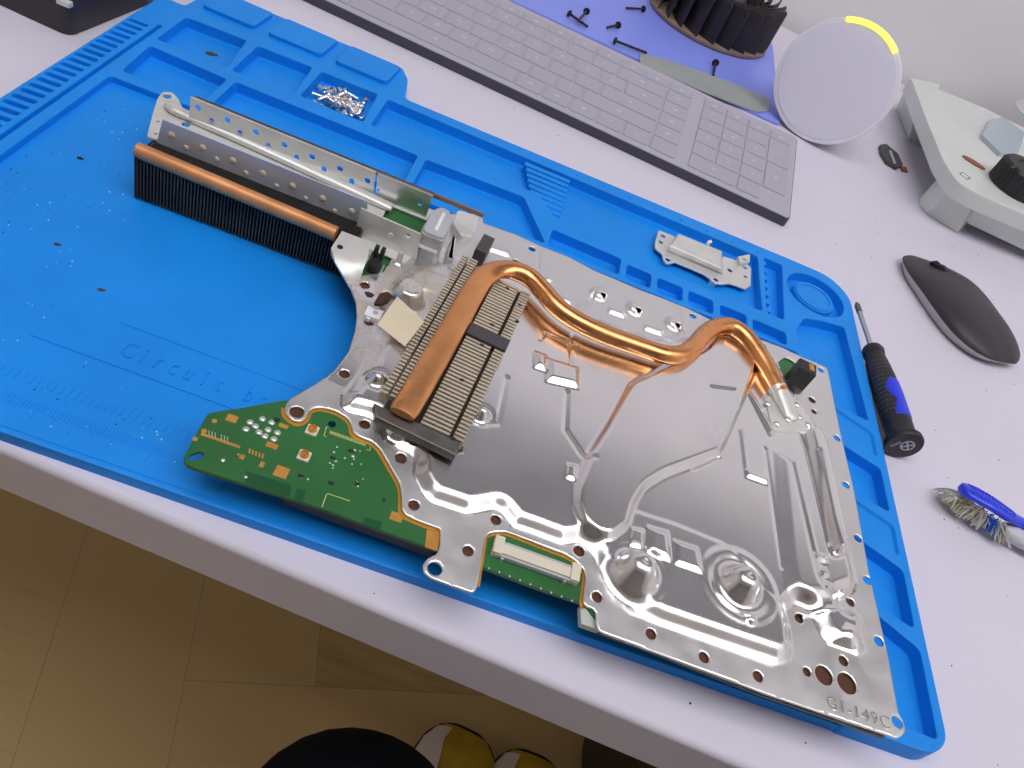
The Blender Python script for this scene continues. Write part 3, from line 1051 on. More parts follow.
def patch(z0, z1, fa0, fa1, lift, nz_=24, na=14):
    v, f = [], []
    for i in range(nz_ + 1):
        z = z0 + (z1 - z0) * i / nz_; t = i / nz_
        for j in range(na + 1):
            an = fa0(t) + (fa1(t) - fa0(t)) * j / na
            edge = min(i, nz_ - i, j, na - j)
            r = hrad(z) + (lift if edge > 0 else -.3)
            aa = ua + dirr * an
            v.append(Msd @ Vector((r * math.cos(aa), r * math.sin(aa), z)))
    for i in range(nz_):
        for j in range(na):
            k = i * (na + 1) + j
            f.append((k, k + 1, k + na + 2, k + na + 1) if dirr > 0 else (k, k + na + 1, k + na + 2, k + 1))
    return v, f


mk('blue_inlay', patch(SL * .62, SL * .865, lambda t: .75 - .55 * math.sin(PI * min(1, t / .62)) - (.55 * max(0, t - .55) / .45) - 1.05, lambda t: 1.3, .35), M['sdblue'], sd, 60)
nub = []
for i in range(13):
    for j in range(-7, 2):
        z = HS + 16 + i * 3.2
        an = j * .24 + (.12 if i % 2 else 0)
        aa = ua + dirr * (an)
        if an > -.5 and z > SL * .56: continue
        c = Msd @ Vector(((hrad(z)) * math.cos(aa), hrad(z) * math.sin(aa), z))
        nub.append(dome(0, 0, 0, .75, .35, 6, 2))
        nrmv = (q @ Vector((math.cos(aa), math.sin(aa), 0)))
        nub[-1] = aim(nub[-1], tuple(c), tuple(c + nrmv))
mk('grip_studs', join(*nub), M['dgrey'], sd, 60)
# cross symbol and size on the end cap
fl = []
fl.append(plate(circ(0, 0, 3.6, 28), [circ(0, 0, 2.9, 28)], 0, .15)); fl.append(box(-3, -.45, 0, 3, .45, .15)); fl.append(box(-.45, -3, 0, .45, 3, .15))
sym = join(*fl)
ex = Vector((1, 0, 0)); ez = Vector(sdv)
ey = ez.cross(ex).normalized()
if ey.z < 0: ey = -ey
ex = ey.cross(ez).normalized()
Mc = Matrix((tuple(ex), tuple(ey), tuple(ez))).transposed().to_4x4()
Mc = Matrix.Translation(tuple(np.array(b) + sdv * .0)) @ Mc
mk('cross_symbol', xf(move(sym, 1.2, .8, 0.02, .72), Mc), M['greyp'], sd, 0)
mk('size_marking', xf(text_geo('PH00', 2.4, .15, -4.6, -.6, .02, 1.15), Mc), M['greyp'], sd, 0)

# ================================================================== toothbrush
tb = thing('toothbrush', B(985, 515, 0), 'old blue toothbrush with splayed bristles lying on its side on the white desk', 'toothbrush')
pth = spline(B3([(960, 489, 15), (972, 493, 15.5), (990, 503, 15.5), (1006, 514, 14), (1018, 521, 12.5), (1034, 530, 11.5), (1070, 551, 10.5)]), 6)
n = len(pth)
wd_ = []
for i in range(n):
    t = i / (n - 1)
    w = 5.4 * min(1, (t / .08 + .05) ** .5) if t < .08 else (5.4 + .7 * math.sin(PI * min(1, t / .45)) if t < .45 else 6.1 - 2.3 * min(1, (t - .45) / .2))
    wd_.append((w if t > 0 else 2.2, 2.6 if t > 0 else 1.4))
mk('handle', tube(pth, 1, 18, (-.35, .25, 1), wd_), M['tbblue'], tb, 60)
pg = spline(B3([(1003, 527, 8), (1012, 533, 7.2), (1024, 540, 6.6), (1045, 552, 6.2), (1075, 566, 6)]), 5)
mk('handle_underside', tube(pg, 1, 16, (-.2, .2, 1), [(min(5.5, 3.5 + i * .4), min(4.5, 2.5 + .4 * i)) for i in range(len(pg))]), M['tbgrey'], tb, 60)
chv = []
for i in range(4, 20):
    for k in (-1, 1):
        p = Vector(pth[i]); q2 = Vector(pth[i + 1])
        d = (q2 - p).normalized(); s = d.cross(Vector((-.35, .25, 1)).normalized()).normalized(); u = s.cross(d)
        A = p + s * (3.2 * k) + u * 2.35; C2 = p + d * 1.6 + u * 2.75
        chv.append(tube([tuple(A), tuple(C2)], .28, 6))
mk('thumb_chevrons', join(*chv), M['tbblue'], tb, 60)
cols = ['g', 'y', 'y', 'g', 'y', 'g', 'g', 'b', 'b', 'g', 'g']
for i in range(11):
    t = i / 10.0
    for r in range(3):
        top_ = Vector(B(961 + 44 * t - r * 1.0, 494 + 31 * t + r * 1.5, 13.5 - 1.2 * r))
        tip = Vector(B(937 + 61 * t + random.uniform(-3, 3) + r * 2.5, 497 + 41 * t + random.uniform(-2, 2) + r * 2.0 - (4 if i == 0 else 0), .8 + r * 1.6 + (4 if i == 0 and r == 2 else 0)))
        g = []
        for s in range(11):
            o = Vector((random.gauss(0, .7), random.gauss(0, .7), random.gauss(0, .5)))
            o2 = Vector((random.gauss(0, 1.6), random.gauss(0, 1.6), abs(random.gauss(0, .9))))
            mid = (top_ + o) * .45 + (tip + o2) * .55 + Vector((random.gauss(0, .8), random.gauss(0, .8), 1.2))
            e = tip + o2; e.z = max(.35, e.z)
            g.append(tube(spline([tuple(top_ + o), tuple(mid), tuple(e)], 3), .26, 5))
        c = cols[i]
        mk('bristle_tuft', join(*g), M['bristb'] if c == 'b' else (M['bristy'] if c == 'y' else M['bristg']), tb, 60)

# ================================================================== black case at the corner of the desk
bx = thing('black_case', (-60, 300, 0), 'black plastic case with an open top beside the slotted end of the mat', 'case')
ol = rnd([(-16.5, 237), (-7, 300), (6 - 16, 380), (-150, 400), (-170, 250)], [6, 1, 6, 6, 6], 6)
il = off(ccw(ol), 7)
mk('case_body', pocketed(ol, .3, 21, [(off(ccw(ol), 8), 9)], 1.5), M['boxblk'], bx)
p2_ = B(63, 1.5, 22)
mk('metal_clip', slab(rect(p2_[0] - 3, p2_[1] - 1.5, p2_[0] + 4, p2_[1] + 2.5, 1.0), 20.5, 22.8, .6), M['zinc'], bx)

# ================================================================== loose shield bracket in the tray
br = thing('shield_bracket', B(700, 262, D2), 'small bright metal shield bracket lying in the long tray of the mat', 'bracket')
zb = 6.0
bo = B2([(658.7, 230.5), (663.4, 231.7), (674.6, 236.4), (676, 241), (722, 258), (723.8, 256.3), (737.3, 260.4), (743, 262), (749, 265.7), (751.3, 268), (750.7, 285.6), (745.5, 289), (738, 286), (729, 283.3), (722, 284.2), (715, 283.3), (710.3, 278.6), (704.5, 274.5), (690, 268), (675, 262), (671, 263.3), (667, 263.4), (663.4, 259.8), (662.3, 254), (655.2, 248), (655.2, 242)], zb)
hl = [circ(*B(x, y, zb)[:2], r, 14) for x, y, r in ((663, 235.8, 1.7), (661, 242, 1.5), (668, 259.5, 1.7), (716, 279.6, 1.7), (730, 270.3, 1.6), (745.5, 276.5, 1.3), (745, 267.5, 1.5))]
mk('bracket_plate', plate(rnd(bo, .8, 2), hl, zb - .9, zb, .15), M['zinc'], br)
q0 = B2([(675, 237.5), (722, 255), (723.5, 274.5), (667, 250.5)], zb); q1 = B2([(678.5, 233.6), (722, 251.2), (721.5, 268.5), (670, 246.0)], zb + 4.5)
q2_ = B2([(680, 234.8), (720, 251.4), (719.5, 266.0), (672, 244.9)], zb + 5.2)
mk('raised_box', loft([[(x, y, zb - .2) for x, y in q0][::-1], [(x, y, zb + 4.5) for x, y in q1][::-1], [(x, y, zb + 5.2) for x, y in q2_][::-1]]), M['zinc'], br, 50)
pk1 = B2([(737.5, 257), (749.5, 254.8), (749.5, 262.5), (740, 264.5)], zb + 2)
mk('clip_tab', plate(pk1, [circ(*B(744.3, 260, zb + 2)[:2], 1.4, 12)], zb - .2, zb + 2.6, .2), M['zinc'], br)
pt = B(709.5, 243, zb + 4)
mk('bent_lug', tube(spline([B(707, 247, zb + 4), B(708, 243, zb + 6), B(711, 241.5, zb + 7)], 4), 1.2, 10), M['zinc'], br)
for (x, y) in ((660, 246), (746, 284), (672, 238), (714, 281)):
    c = B(x, y, zb)
    mk('support_lip', box(c[0] - 2, c[1] - .4, D2 + .05, c[0] + 2, c[1] + .4, zb - .7), M['zinc'], br)

# ================================================================== silver screws in the square tray
scr = bpy.data.meshes.new('silver_screw')
def screw_mesh(L, rh):
    g = bolt('s', L, rh, 1.6, 1.15, None)
    me = bpy.data.meshes.new('silver_screw')
    me.from_pydata([(p[0] * S, p[1] * S, p[2] * S) for p in g[0]], [], g[1]); me.validate()
    me.materials.append(M['screw'])
    me.polygons.foreach_set('use_smooth', [True] * len(me.polygons)); me.set_sharp_from_angle(angle=math.radians(40))
    return me
kinds = [screw_mesh(6.5, 2.3), screw_mesh(8.5, 2.3), screw_mesh(4.5, 2.5)]
NS = 44
for i in range(NS):
    lay = 0 if i < 24 else (1 if i < 37 else 2)
    a = random.uniform(0, 2 * PI)
    if i == 0: px, py = 315.5, 94.5; a = .25
    elif i == 1: px, py = 327, 88.5
    elif i == 2: px, py = 341, 94
    elif i == 3: px, py = 353, 94.5
    elif i == 4: px, py = 369, 104
    elif i == 5: px, py = 316, 105.5
    else:
        t = random.random(); px = 327 + 36 * t + random.gauss(0, 2.5); py = 100 + 13 * t + random.gauss(0, 5.0 - lay)
    px = min(371, max(312, px)); lim = 108 + (px - 312) * .22
    py = min(lim + 2, max(84 + (px - 312) * .3, py))
    c = B(px, py, D2 + 2 + lay * 2.6)
    c = (min(130, max(106, c[0])), min(285.5, max(262, c[1])), c[2])
    tilt = random.uniform(-.35, .35) if lay else random.uniform(-.12, .12)
    me = random.choice(kinds)
    o = bpy.data.objects.new('silver_screw', me)
    COL.objects.link(o)
    d = Vector((math.cos(a) * math.cos(tilt), math.sin(a) * math.cos(tilt), math.sin(tilt)))
    o.rotation_mode = 'QUATERNION'
    o.rotation_quaternion = Vector((0, 0, 1)).rotation_difference(d)
    st = (c[0] - d.x * 3.5, c[1] - d.y * 3.5, max(D2 + 1.9, c[2] - d.z * 3.5))
    o.location = W(st)
    tag(o, 'small silver screw in the heap in the square tray of the mat', 'screw', 'silver screws heaped in the tray')

# ================================================================== person on a chair in front of the desk
def skinned(name, joints, edges, m, parent, sub=3):
    org = parent['org']
    me = bpy.data.meshes.new(name)
    me.from_pydata([((p[0] - org[0]) * S, (p[1] - org[1]) * S, (p[2] - org[2]) * S) for p, r in joints], edges, [])
    o = bpy.data.objects.new(name, me); COL.objects.link(o); o['org'] = list(org)
    me.materials.append(m)
    md_ = o.modifiers.new('skin', 'SKIN'); md_.use_smooth_shade = True
    for i, (p, r) in enumerate(joints):
        rr = r if isinstance(r, tuple) else (r, r)
        me.skin_vertices[0].data[i].radius = (rr[0] * S, rr[1] * S)
    me.skin_vertices[0].data[0].use_root = True
    sb = o.modifiers.new('sub', 'SUBSURF'); sb.levels = sub; sb.render_levels = sub
    o.parent = parent
    return o


def along(px, py, dist):
    d = RM.T @ np.array([(px - 512) / FPX, (py - 384) / FPX, 1.0])
    return CAM + d * dist


ps = thing('person', (330, -120, ZF), 'person in dark navy trousers and yellow and white shoes, seated at the desk', 'person')
knee = along(327, 818, 465)
k1 = tuple(knee)
foot1 = (400, 78, ZF + 88); foot2 = (502, 74, ZF + 88)
hip = (300, knee[1] - 430, knee[2] + 10)
k2 = (knee[0] + 285, knee[1] - 60, knee[2] - 10)
jt = [((hip[0] + 120, hip[1], hip[2] + 20), (115, 95)), ((hip[0] + 20, hip[1] + 60, hip[2]), 88), ((k1[0], k1[1], k1[2] + 0), 72), ((k1[0] + 30, k1[1] + 25, k1[2] - 60), 58), ((foot1[0] - 10, foot1[1] - 20, ZF + 190), 46), ((foot1[0], foot1[1], ZF + 105), 44),
      ((hip[0] + 220, hip[1] + 60, hip[2]), 88), (k2, 66), ((k2[0] - 10, k2[1] + 25, k2[2] - 60), 58), ((foot2[0] + 10, foot2[1] - 20, ZF + 190), 46), ((foot2[0], foot2[1], ZF + 105), 44)]
ed = [(0, 1), (1, 2), (2, 3), (3, 4), (4, 5), (0, 6), (6, 7), (7, 8), (8, 9), (9, 10)]
bj = [(p, (r[0] * .8, r[1] * .8) if isinstance(r, tuple) else r * .72) for p, r in jt] + [((foot1[0] + 12, foot1[1] + 75, ZF + 45), 28), ((foot2[0] - 3, foot2[1] + 75, ZF + 45), 28)]
skinned('body', bj, ed + [(5, 11), (10, 12)], M['skin'], ps)
skinned('trousers', jt, ed, M['navy'], ps)


def shoe(fx, fy, rz, parent):
    def T(x, y, z):
        return (fx + x * math.cos(rz) - y * math.sin(rz), fy + x * math.sin(rz) + y * math.cos(rz), ZF + z)
    secs = [(-95, 22, 40, 0), (-85, 36, 70, 0), (-50, 40, 86, 0), (-10, 42, 88, 0), (40, 46, 72, 0), (90, 51, 54, 0), (135, 52, 48, 2), (165, 44, 42, 4), (182, 30, 32, 6), (190, 12, 18, 8)]
    n = 24
    def ringat(y, w, h, z0, zmin):
        out = []
        for i in range(n):
            a = 2 * PI * i / n
            x = w * math.copysign(abs(math.cos(a)) ** .8, math.cos(a)); z = math.sin(a)
            out.append(T(x, y, zmin + max(0, z) ** .9 * (h - zmin) if z > 0 else zmin + z * 4))
        return out
    s = loft([ringat(y, w, h, z0, 22) for y, w, h, z0 in secs])
    sh_ = mk('shoe', s, M['shoey'], parent, 60)
    sole = [(x, y) for y, w, h, z0 in secs for x in (w + 3,)] + [(-x, y) for y, w, h, z0 in secs[::-1] for x in (w + 3,)]
    sl = slab(rnd(sole, 6, 3), 0.5, 26, 3, 3)
    mk('sole', ([T(*p) for p in sl[0]], sl[1]), M['shoeb'], sh_, 50)
    # white leather toe side and tongue
    pt = []
    v, f = [], []
    for i, (y, w, h) in enumerate(((20, 47, 80), (60, 49.5, 66), (95, 52, 54), (130, 53, 49.5), (158, 47, 44.5), (176, 36, 37.5))):
        for j in range(9):
            a = PI * (.99 - j * .047 * (1.0 if i < 4 else .9))
            x = (w + .8) * math.copysign(abs(math.cos(a)) ** .8, math.cos(a)); z = math.sin(a)
            v.append(T(x, y, 22 + max(0, z) ** .9 * (h + 1.2 - 22)))
    for i in range(5):
        for j in range(8):
            k = i * 9 + j
            f.append((k, k + 1, k + 10, k + 9)[::-1])
    mk('white_panel', (v, f), M['shoew'], sh_, 60)
    lc = []
    for k in range(4):
        y = 20 + k * 20; hh = 84 - k * 10
        lc.append(tube([T(-22, y, hh - 9), T(0, y + 4, hh + 2), T(22, y, hh - 9)], 3, 8))
    mk('laces', join(*lc), M['shoew'], sh_, 60)


shoe(foot1[0], foot1[1] - 5, -.12, ps)
shoe(foot2[0], foot2[1] - 5, -.05, ps)

chr_ = thing('office_chair', (hip[0] + 120, hip[1] - 20, ZF), 'dark office chair under the seated person', 'chair')
zs = hip[2] - 100
mk('seat', move(slab(rect(-230, -230, 230, 230, 60, 6), zs - 70, zs, 20, 10), hip[0] + 120, hip[1] - 40, 0), M['dgrey'], chr_)
mk('post', move(lathe([(28, ZF + 90), (28, zs - 70)], 20), hip[0] + 120, hip[1] - 40, 0), M['blackp'], chr_)
for k in range(5):
    a = 2 * PI * k / 5 + .3
    mk('foot', tube([(hip[0] + 120, hip[1] - 40, ZF + 100), (hip[0] + 120 + 260 * math.cos(a), hip[1] - 40 + 260 * math.sin(a), ZF + 26)], [30, 24], 12), M['blackp'], chr_)

# dark round object under the desk
bc = B(640, 800, -420)
roundp = B(700, 728, ZF + 300)
bn = thing('dark_round_object', (roundp[0], roundp[1], ZF), 'dark round object standing on the floor under the desk edge', 'bin')
R0 = 130
mk('round_body', move(lathe([(R0 - 25, .5), (R0 - 22, 3), (R0 - 6, 290), (R0, 294), (R0, 300), (R0 - 6, 300), (R0 - 10, 292), (R0 - 30, 10), (5, 8)], 48), roundp[0] + 100, roundp[1] + 75, ZF), M['bin'], bn)
mk('rim', move(lathe([(R0 - 7, 286), (R0 + 3, 288), (R0 + 4, 300), (R0, 304), (R0 - 7, 302)], 48, False, False), roundp[0] + 100, roundp[1] + 75, ZF), M['bin'], bn)
# ================================================================== dismantled console mainboard
ZB = 22.0            # top of the shield's flange
ax_ = (290, 90, 8.6)
bd = thing('circuit_board_assembly', ax_, 'large dismantled circuit board with silver shield and copper heat pipe on the mat', 'circuit board')


def BV(px, py, v):
    d = RM.T @ np.array([(px - 512) / FPX, (py - 384) / FPX, 1.0])
    s = (v - CAM[1]) / d[1]
    p = CAM + s * d
    return (float(p[0]), float(p[1]), float(p[2]))


OUT = [(342, 231), (355, 236), (366, 241), (357, 228), (357, 212), (363, 206), (385, 206), (420, 205), (445, 214), (470, 214), (483, 213), (483, 223), (500, 229), (517, 235), (543, 247), (569, 257), (592, 269.5),
       (639.5, 289.5), (687, 308), (709, 319), (754, 337), (783, 348), (802, 357), (818, 363.5), (827, 368), (829, 376), (835, 407), (842, 440), (852, 482), (857, 507), (868, 568), (873, 591), (888, 656), (898, 712), (904, 724), (905.5, 732), (898, 738.5),
       (768, 694.5), (660, 654), (603, 633), (598.5, 630), (596, 622), (596, 613), (593.6, 609), (585, 605.5), (583, 601.6), (586, 578), (584, 569), (576, 561), (566, 554.5), (551, 549), (527, 539.5), (506, 531.5), (494, 532), (487, 534.5), (485, 540),
       (477, 588), (473, 593), (444, 583), (431, 578), (424, 572), (423, 564), (428.5, 557.6), (437, 554), (440, 546), (440.5, 533), (440, 528.5), (425, 523.5), (407, 516), (402, 510), (402, 498), (400, 484), (390, 466), (380, 449), (373, 442), (360, 437), (353, 432), (352, 425), (347, 417.5),
       (335, 410.5), (323, 407.5), (315, 407.5), (309, 411), (307, 417), (300, 422), (292, 420), (285.5, 413), (285, 406), (290, 399), (316, 384), (333.5, 371.5), (348.5, 352), (355, 332), (357, 317), (356, 302), (351, 289.5), (343.5, 277), (336, 264), (330, 252), (333, 244)]
out = ccw(B2(OUT, ZB))
HOLES = [(297, 412, 2.6), (365, 424.5, 2.0), (401, 457.5, 2.0), (414, 505, 2.0), (496, 520, 2.0), (468, 551, 2.0), (579, 551, 2.2), (435, 568.5, 2.5), (344.5, 374, 2.1), (365, 285, 2.0), (369, 322, 2.0), (396, 247, 2.0), (449, 267.5, 2.0),
         (340, 247, 1.8), (532, 249, 1.9), (516, 262, 1.9), (460, 230, 1.5), (597, 597, 2.0), (651, 634, 2.0), (704, 657.5, 2.0), (758, 676.5, 2.0), (799, 618.5, 1.9), (850.5, 602, 1.9), (807, 672, 1.7), (824, 675.5, 3.6), (847, 683.5, 3.9),
         (843.5, 661, 2.0), (879, 641.5, 2.1), (867.5, 580.5, 2.0), (897.5, 722, 2.3), (846, 485, 1.9), (858, 538.5, 1.9), (821, 370, 1.9), (812, 400, 2.0), (814, 411.5, 1.5), (837, 438, 1.9), (693, 316, 1.9), (602, 298, 1.6), (637, 313, 1.6), (676, 328, 1.6)]
holes = []
hc = []
for x, y, r in HOLES:
    p = B(x, y, ZB)
    hc.append((p[0], p[1], r)); holes.append(circ(p[0], p[1], r, 18))
SL2 = [[(361, 276), (373, 250), (383, 250), (392, 258), (386, 271), (373, 274)],       # window with the pin header
       [(778, 362), (785, 357), (792, 360), (806, 372), (807, 385), (797, 388), (783, 376)],  # window at the black socket
       [(755, 341), (764, 343), (767, 349), (763, 351), (757, 347)]]
for l in SL2: holes.append(ccw(rnd(B2(l, ZB), .8, 3)))
pcbwin = len(HOLES)


def sdist(poly, X, Y):
    """signed distance to an outline, positive inside"""
    P = np.array(poly)
    Q = np.roll(P, -1, 0)
    best = np.full(X.shape, 1e9)
    ins = np.zeros(X.shape, bool)
    for (x1, y1), (x2, y2) in zip(P, Q):
        dx, dy = x2 - x1, y2 - y1
        t = np.clip(((X - x1) * dx + (Y - y1) * dy) / (dx * dx + dy * dy + 1e-12), 0, 1)
        best = np.minimum(best, (X - x1 - t * dx) ** 2 + (Y - y1 - t * dy) ** 2)
        if y1 != y2:
            c = ((y1 > Y) != (y2 > Y)) & (X < (x2 - x1) * (Y - y1) / (y2 - y1) + x1)
            ins ^= c
    d = np.sqrt(best)
    return np.where(ins, d, -d)


def ldist(path, X, Y):
    best = np.full(X.shape, 1e9)
    for (x1, y1), (x2, y2) in zip(path, path[1:]):
        dx, dy = x2 - x1, y2 - y1
        t = np.clip(((X - x1) * dx + (Y - y1) * dy) / (dx * dx + dy * dy + 1e-12), 0, 1)
        best = np.minimum(best, (X - x1 - t * dx) ** 2 + (Y - y1 - t * dy) ** 2)
    return np.sqrt(best)


def ss(t):
    t = np.clip(t, 0, 1)
    return t * t * (3 - 2 * t)


def rp(l, z=ZB, r=1.5):
    return rnd(B2(l, z), r, 4)


A_MAIN = [(352, 378), (339, 394), (339, 408), (347, 414), (370, 419.5), (377, 430), (381, 440), (398, 450.5), (408, 454), (412, 461), (410.5, 476), (420, 494), (430, 504), (467, 516), (480, 514.5), (497, 511), (512, 529), (530, 535), (562, 547), (580, 544.5),
          (590, 555), (600, 578), (619, 603), (631, 611), (658, 625.5), (736, 652), (778, 666), (790, 664), (795, 655), (793, 633), (788, 613), (795, 606), (806, 610), (812, 620), (818, 635), (826, 645), (860, 659), (868, 651), (866, 626), (859, 612), (849, 606), (841, 607), (840, 600), (856, 594), (859, 583),
          (850, 545), (845, 528), (836, 480), (828, 445), (818, 424), (806, 414), (800, 396), (770, 352), (745, 332), (715, 328), (695, 334), (680, 338), (650, 336), (612, 323), (585, 314), (560, 305), (543, 290), (520, 270), (500, 272), (482, 264), (470, 268), (440, 260), (420, 262), (402, 272), (388, 285), (381, 305), (378, 330), (371, 345), (361, 362)]
U_PL = [(600, 428), (584, 452), (571, 485), (569, 505), (577, 526), (592, 540), (612, 544), (630, 532), (637, 508), (646, 492), (665, 480), (722, 458), (731, 440), (745, 405), (757, 374), (757, 352), (745, 337), (713, 333), (700, 349), (661, 366), (626, 383)]
PANEL = [(771, 447), (797, 461), (811, 520), (825, 580), (838, 602), (812, 604), (785, 592), (779, 560)]
BAR = [(802, 428), (818, 427), (829, 448), (838, 490), (849, 540), (846, 556), (833, 556), (823, 520), (812, 470)]
P2 = [(634, 510), (674, 523), (724, 543), (742, 560), (788, 615), (793, 657), (778, 664), (631, 610), (600, 572), (602, 556), (622, 535)]
FOOT = [(789, 603), (806, 609), (812, 620), (818, 635), (826, 645), (860, 659), (868, 651), (866, 626), (859, 612), (849, 606), (838, 604)]


def field(X, Y):
    H = np.zeros(X.shape)
    d = sdist(rp(A_MAIN), X, Y)
    H = 3.3 * ss(d / 7.0)
    # step of the domed corner
    d2 = sdist(rp(P2, ZB + 3), X, Y)
    H += .3 * ss(d2 / 1.3)
    # wide stepped plain with the U-shaped ridge
    def up(l, h, w, z=ZB + 3, r=1.5, base=None):
        nonlocal H
        dd = sdist(rp(l, z, r), X, Y)
        H = H + h * ss(dd / w)
    up(U_PL, 2.8, 4.3, r=3)
    up(PANEL, 2.0, 6.4, r=2)
    up(BAR, 3.4, 3.4, r=3)
    up([(704, 388), (735, 392), (727, 428), (712, 443), (706, 436)], -.5, 2.0)
    # small pads and bars
    for l, h, w in (([(645, 525), (669, 532), (673, 566), (644, 554)], 1.5, 3.2), ([(671, 539), (698, 548), (704, 577), (672, 566)], 1.1, 2.6), ([(630, 527), (645, 531), (643, 552), (626, 548)], .9, 1.8),
                    ([(532, 350), (548, 355), (548, 374), (532, 369)], 1.7, 3.2), ([(545, 357), (580, 368), (580, 391), (544, 383)], 1.9, 3.4),
                    ([(744, 469), (769, 479), (769, 487), (744, 478)], 1.2, 2.4), ([(745, 392), (751, 392), (776, 433), (769, 438)], 1.1, 2.2), ([(738, 428), (744, 428), (749, 474), (744, 474)], .7, 1.5),
                    ([(689, 467), (717, 455), (721, 459), (692, 472)], -.9, 1.4), ([(566, 463), (578, 466), (576, 483), (564, 479)], 1.0, 1.6),
                    ([(810, 552), (826, 555), (829, 565), (813, 563)], 1.3, 2.6), ([(811, 452), (818, 452), (834, 545), (826, 548)], -.9, 2.6),
                    ([(818, 568), (826, 568), (829, 578), (820, 579)], 1.3, 1.6), ([(820, 582), (832, 584), (834, 594), (823, 592)], 1.1, 1.6), ([(841, 588), (851, 586), (852, 596), (843, 598)], 1.6, 1.8),
                    ([(609, 301), (629, 308), (629, 316), (609, 309)], 1.4, 2.6), ([(645, 318), (667, 326), (667, 334), (645, 326)], 1.4, 2.6), ([(476, 233), (514, 246), (514, 255), (477, 243)], 1.4, 2.8),
                    ([(546, 270), (556, 274), (556, 280), (546, 276)], .9, 1.9), ([(546, 283), (576, 295), (576, 304), (546, 293)], 1.5, 3.0),
                    ([(404, 440), (428, 447), (464, 454), (464, 446), (452, 428)], -.9, 1.6), ([(398, 246), (408, 249), (404, 263), (394, 259)], .8, 1.4), ([(424, 270), (455, 278), (450, 300), (420, 290)], .5, 2.0),
                    ([(382, 330), (398, 334), (382, 372), (362, 396), (352, 390)], -.5, 2.5), ([(827, 641), (845, 622), (858, 628), (858, 648)], .8, 3.0), ([(800, 607), (838, 606), (838, 612), (806, 615)], 1.2, 2.2),
                    ([(590, 572), (600, 577), (628, 616), (618, 611)], 0.0, 2.0)):
        up(l, h, w, ZB + (3 if h < 2.5 else 4), .8)
    # raised rings around the back screw holes and bosses
    def rev(x, y, z, prof):
        nonlocal H
        p = B(x, y, z)
        r = np.hypot(X - p[0], Y - p[1])
        rs = [a for a, b in prof]; hs = [b for a, b in prof]
        H = H + np.interp(r, rs, hs)
    for x, y in ((600, 293), (636, 308), (675, 323)):
        rev(x, y, ZB + 1, [(0, 2.4), (3.0, 2.4), (3.4, 2.3), (5.0, .3), (5.6, 0)])
    dm = [(0, 7.3), (.8, 7.3), (1.2, 7.8), (2.6, 7.6), (3.9, 6.9), (5.3, 5.3), (6.6, 3.1), (7.6, 1.2), (8.3, .3), (9, -.1), (9.8, -.35), (11.2, -.35), (12.6, 0)]
    rev(635.5, 573, ZB + 2.7, dm)
    rev(738.5, 586, ZB + 2.7, dm[:-3] + [(10.4, -.3), (12, .25), (13.2, .5), (14.4, .5), (16.4, 0)])
    rev(749, 621, ZB + 2.7, [(0, 1.3), (1.2, 1.2), (2.2, 0)])
    rev(406, 299, ZB + 3, [(0, 7.2), (4.0, 7.2), (5.0, 7.0), (5.8, 6.2), (6.6, 3.2), (7.4, .6), (8.4, -.5), (10, -.5), (11.5, 0)])
    for x, y, k in ((377, 379, 1.0), (400, 427.5, 1.0), (481, 415, 1.25)):
        rev(x, y, ZB + 3, [(0, 3.0 * k), (.8, 3.0 * k), (1.6, 2.5 * k), (2.8, .8 * k), (3.6, .1), (4.2, -.35), (5.0, -.35), (6, 0)])
    # fine pressed creases
    for l, dpt in (([(575, 322), (571, 345), (571, 366)], .45), ([(507, 378), (497, 424), (488, 423)], .4), ([(567, 392), (565, 430), (582, 456), (592, 461)], .6), ([(540, 340), (545, 334), (572, 343)], .35),
                   ([(582, 330), (690, 362)], 0.0), ([(765, 449), (782, 568)], .35), ([(798, 430), (806, 450), (832, 556)], .6), ([(836, 556), (852, 553), (858, 580), (855, 592), (842, 598)], .5),
                   ([(549, 235), (549, 300)], 0.0), ([(440, 262), (452, 272), (447, 310), (436, 322)], .4), ([(541, 249), (540, 285)], .5), ([(579, 302), (593, 297), (597, 288)], .7), ([(683, 308), (686, 330), (668, 336)], .5)):
        if dpt == 0: continue
        dd = ldist(B2(l, ZB + 3), X, Y)
        H -= dpt * np.exp(-(dd / .75) ** 2)
    return H


# points of the pressed sheet: outline, holes, regular filling
def dense(l, step):
    o_ = []
    for i in range(len(l)):
        a = np.array(l[i - 1]); b = np.array(l[i]); n_ = max(1, int(np.linalg.norm(b - a) / step))
        for k in range(1, n_ + 1): o_.append(tuple(a + (b - a) * k / n_))
    return o_


STEP = .72
loops = [dense(rnd(out, 1.0, 3), STEP)] + [ccw(h) for h in holes]
arr = np.array(out)
gx, gy = np.meshgrid(np.arange(arr[:, 0].min(), arr[:, 0].max(), STEP), np.arange(arr[:, 1].min(), arr[:, 1].max(), STEP))
gx[1::2] += STEP / 2
X, Y = gx.ravel(), gy.ravel()
keep = sdist(loops[0], X, Y) > STEP * .5
X, Y = X[keep], Y[keep]
for h in loops[1:]:
    c = np.array(h).mean(0); near = np.hypot(X - c[0], Y - c[1]) < 14
    k2_ = np.ones(len(X), bool)
    k2_[near] = sdist(h, X[near], Y[near]) < -STEP * .4
    X, Y = X[k2_], Y[k2_]
vs, ed = [], []
for l in loops:
    n = len(vs)
    vs += [Vector((p[0], p[1])) for p in l]
    ed += [(n + i, n + (i + 1) % len(l)) for i in range(len(l))]
vs += [Vector((x, y)) for x, y in zip(X, Y)]
r = geometry.delaunay_2d_cdt(vs, ed, [], 0, 1e-6)
pts = np.array([(p[0], p[1]) for p in r[0]])
tri = np.array([t for t in r[2] if len(t) == 3])
cen = pts[tri].mean(1)
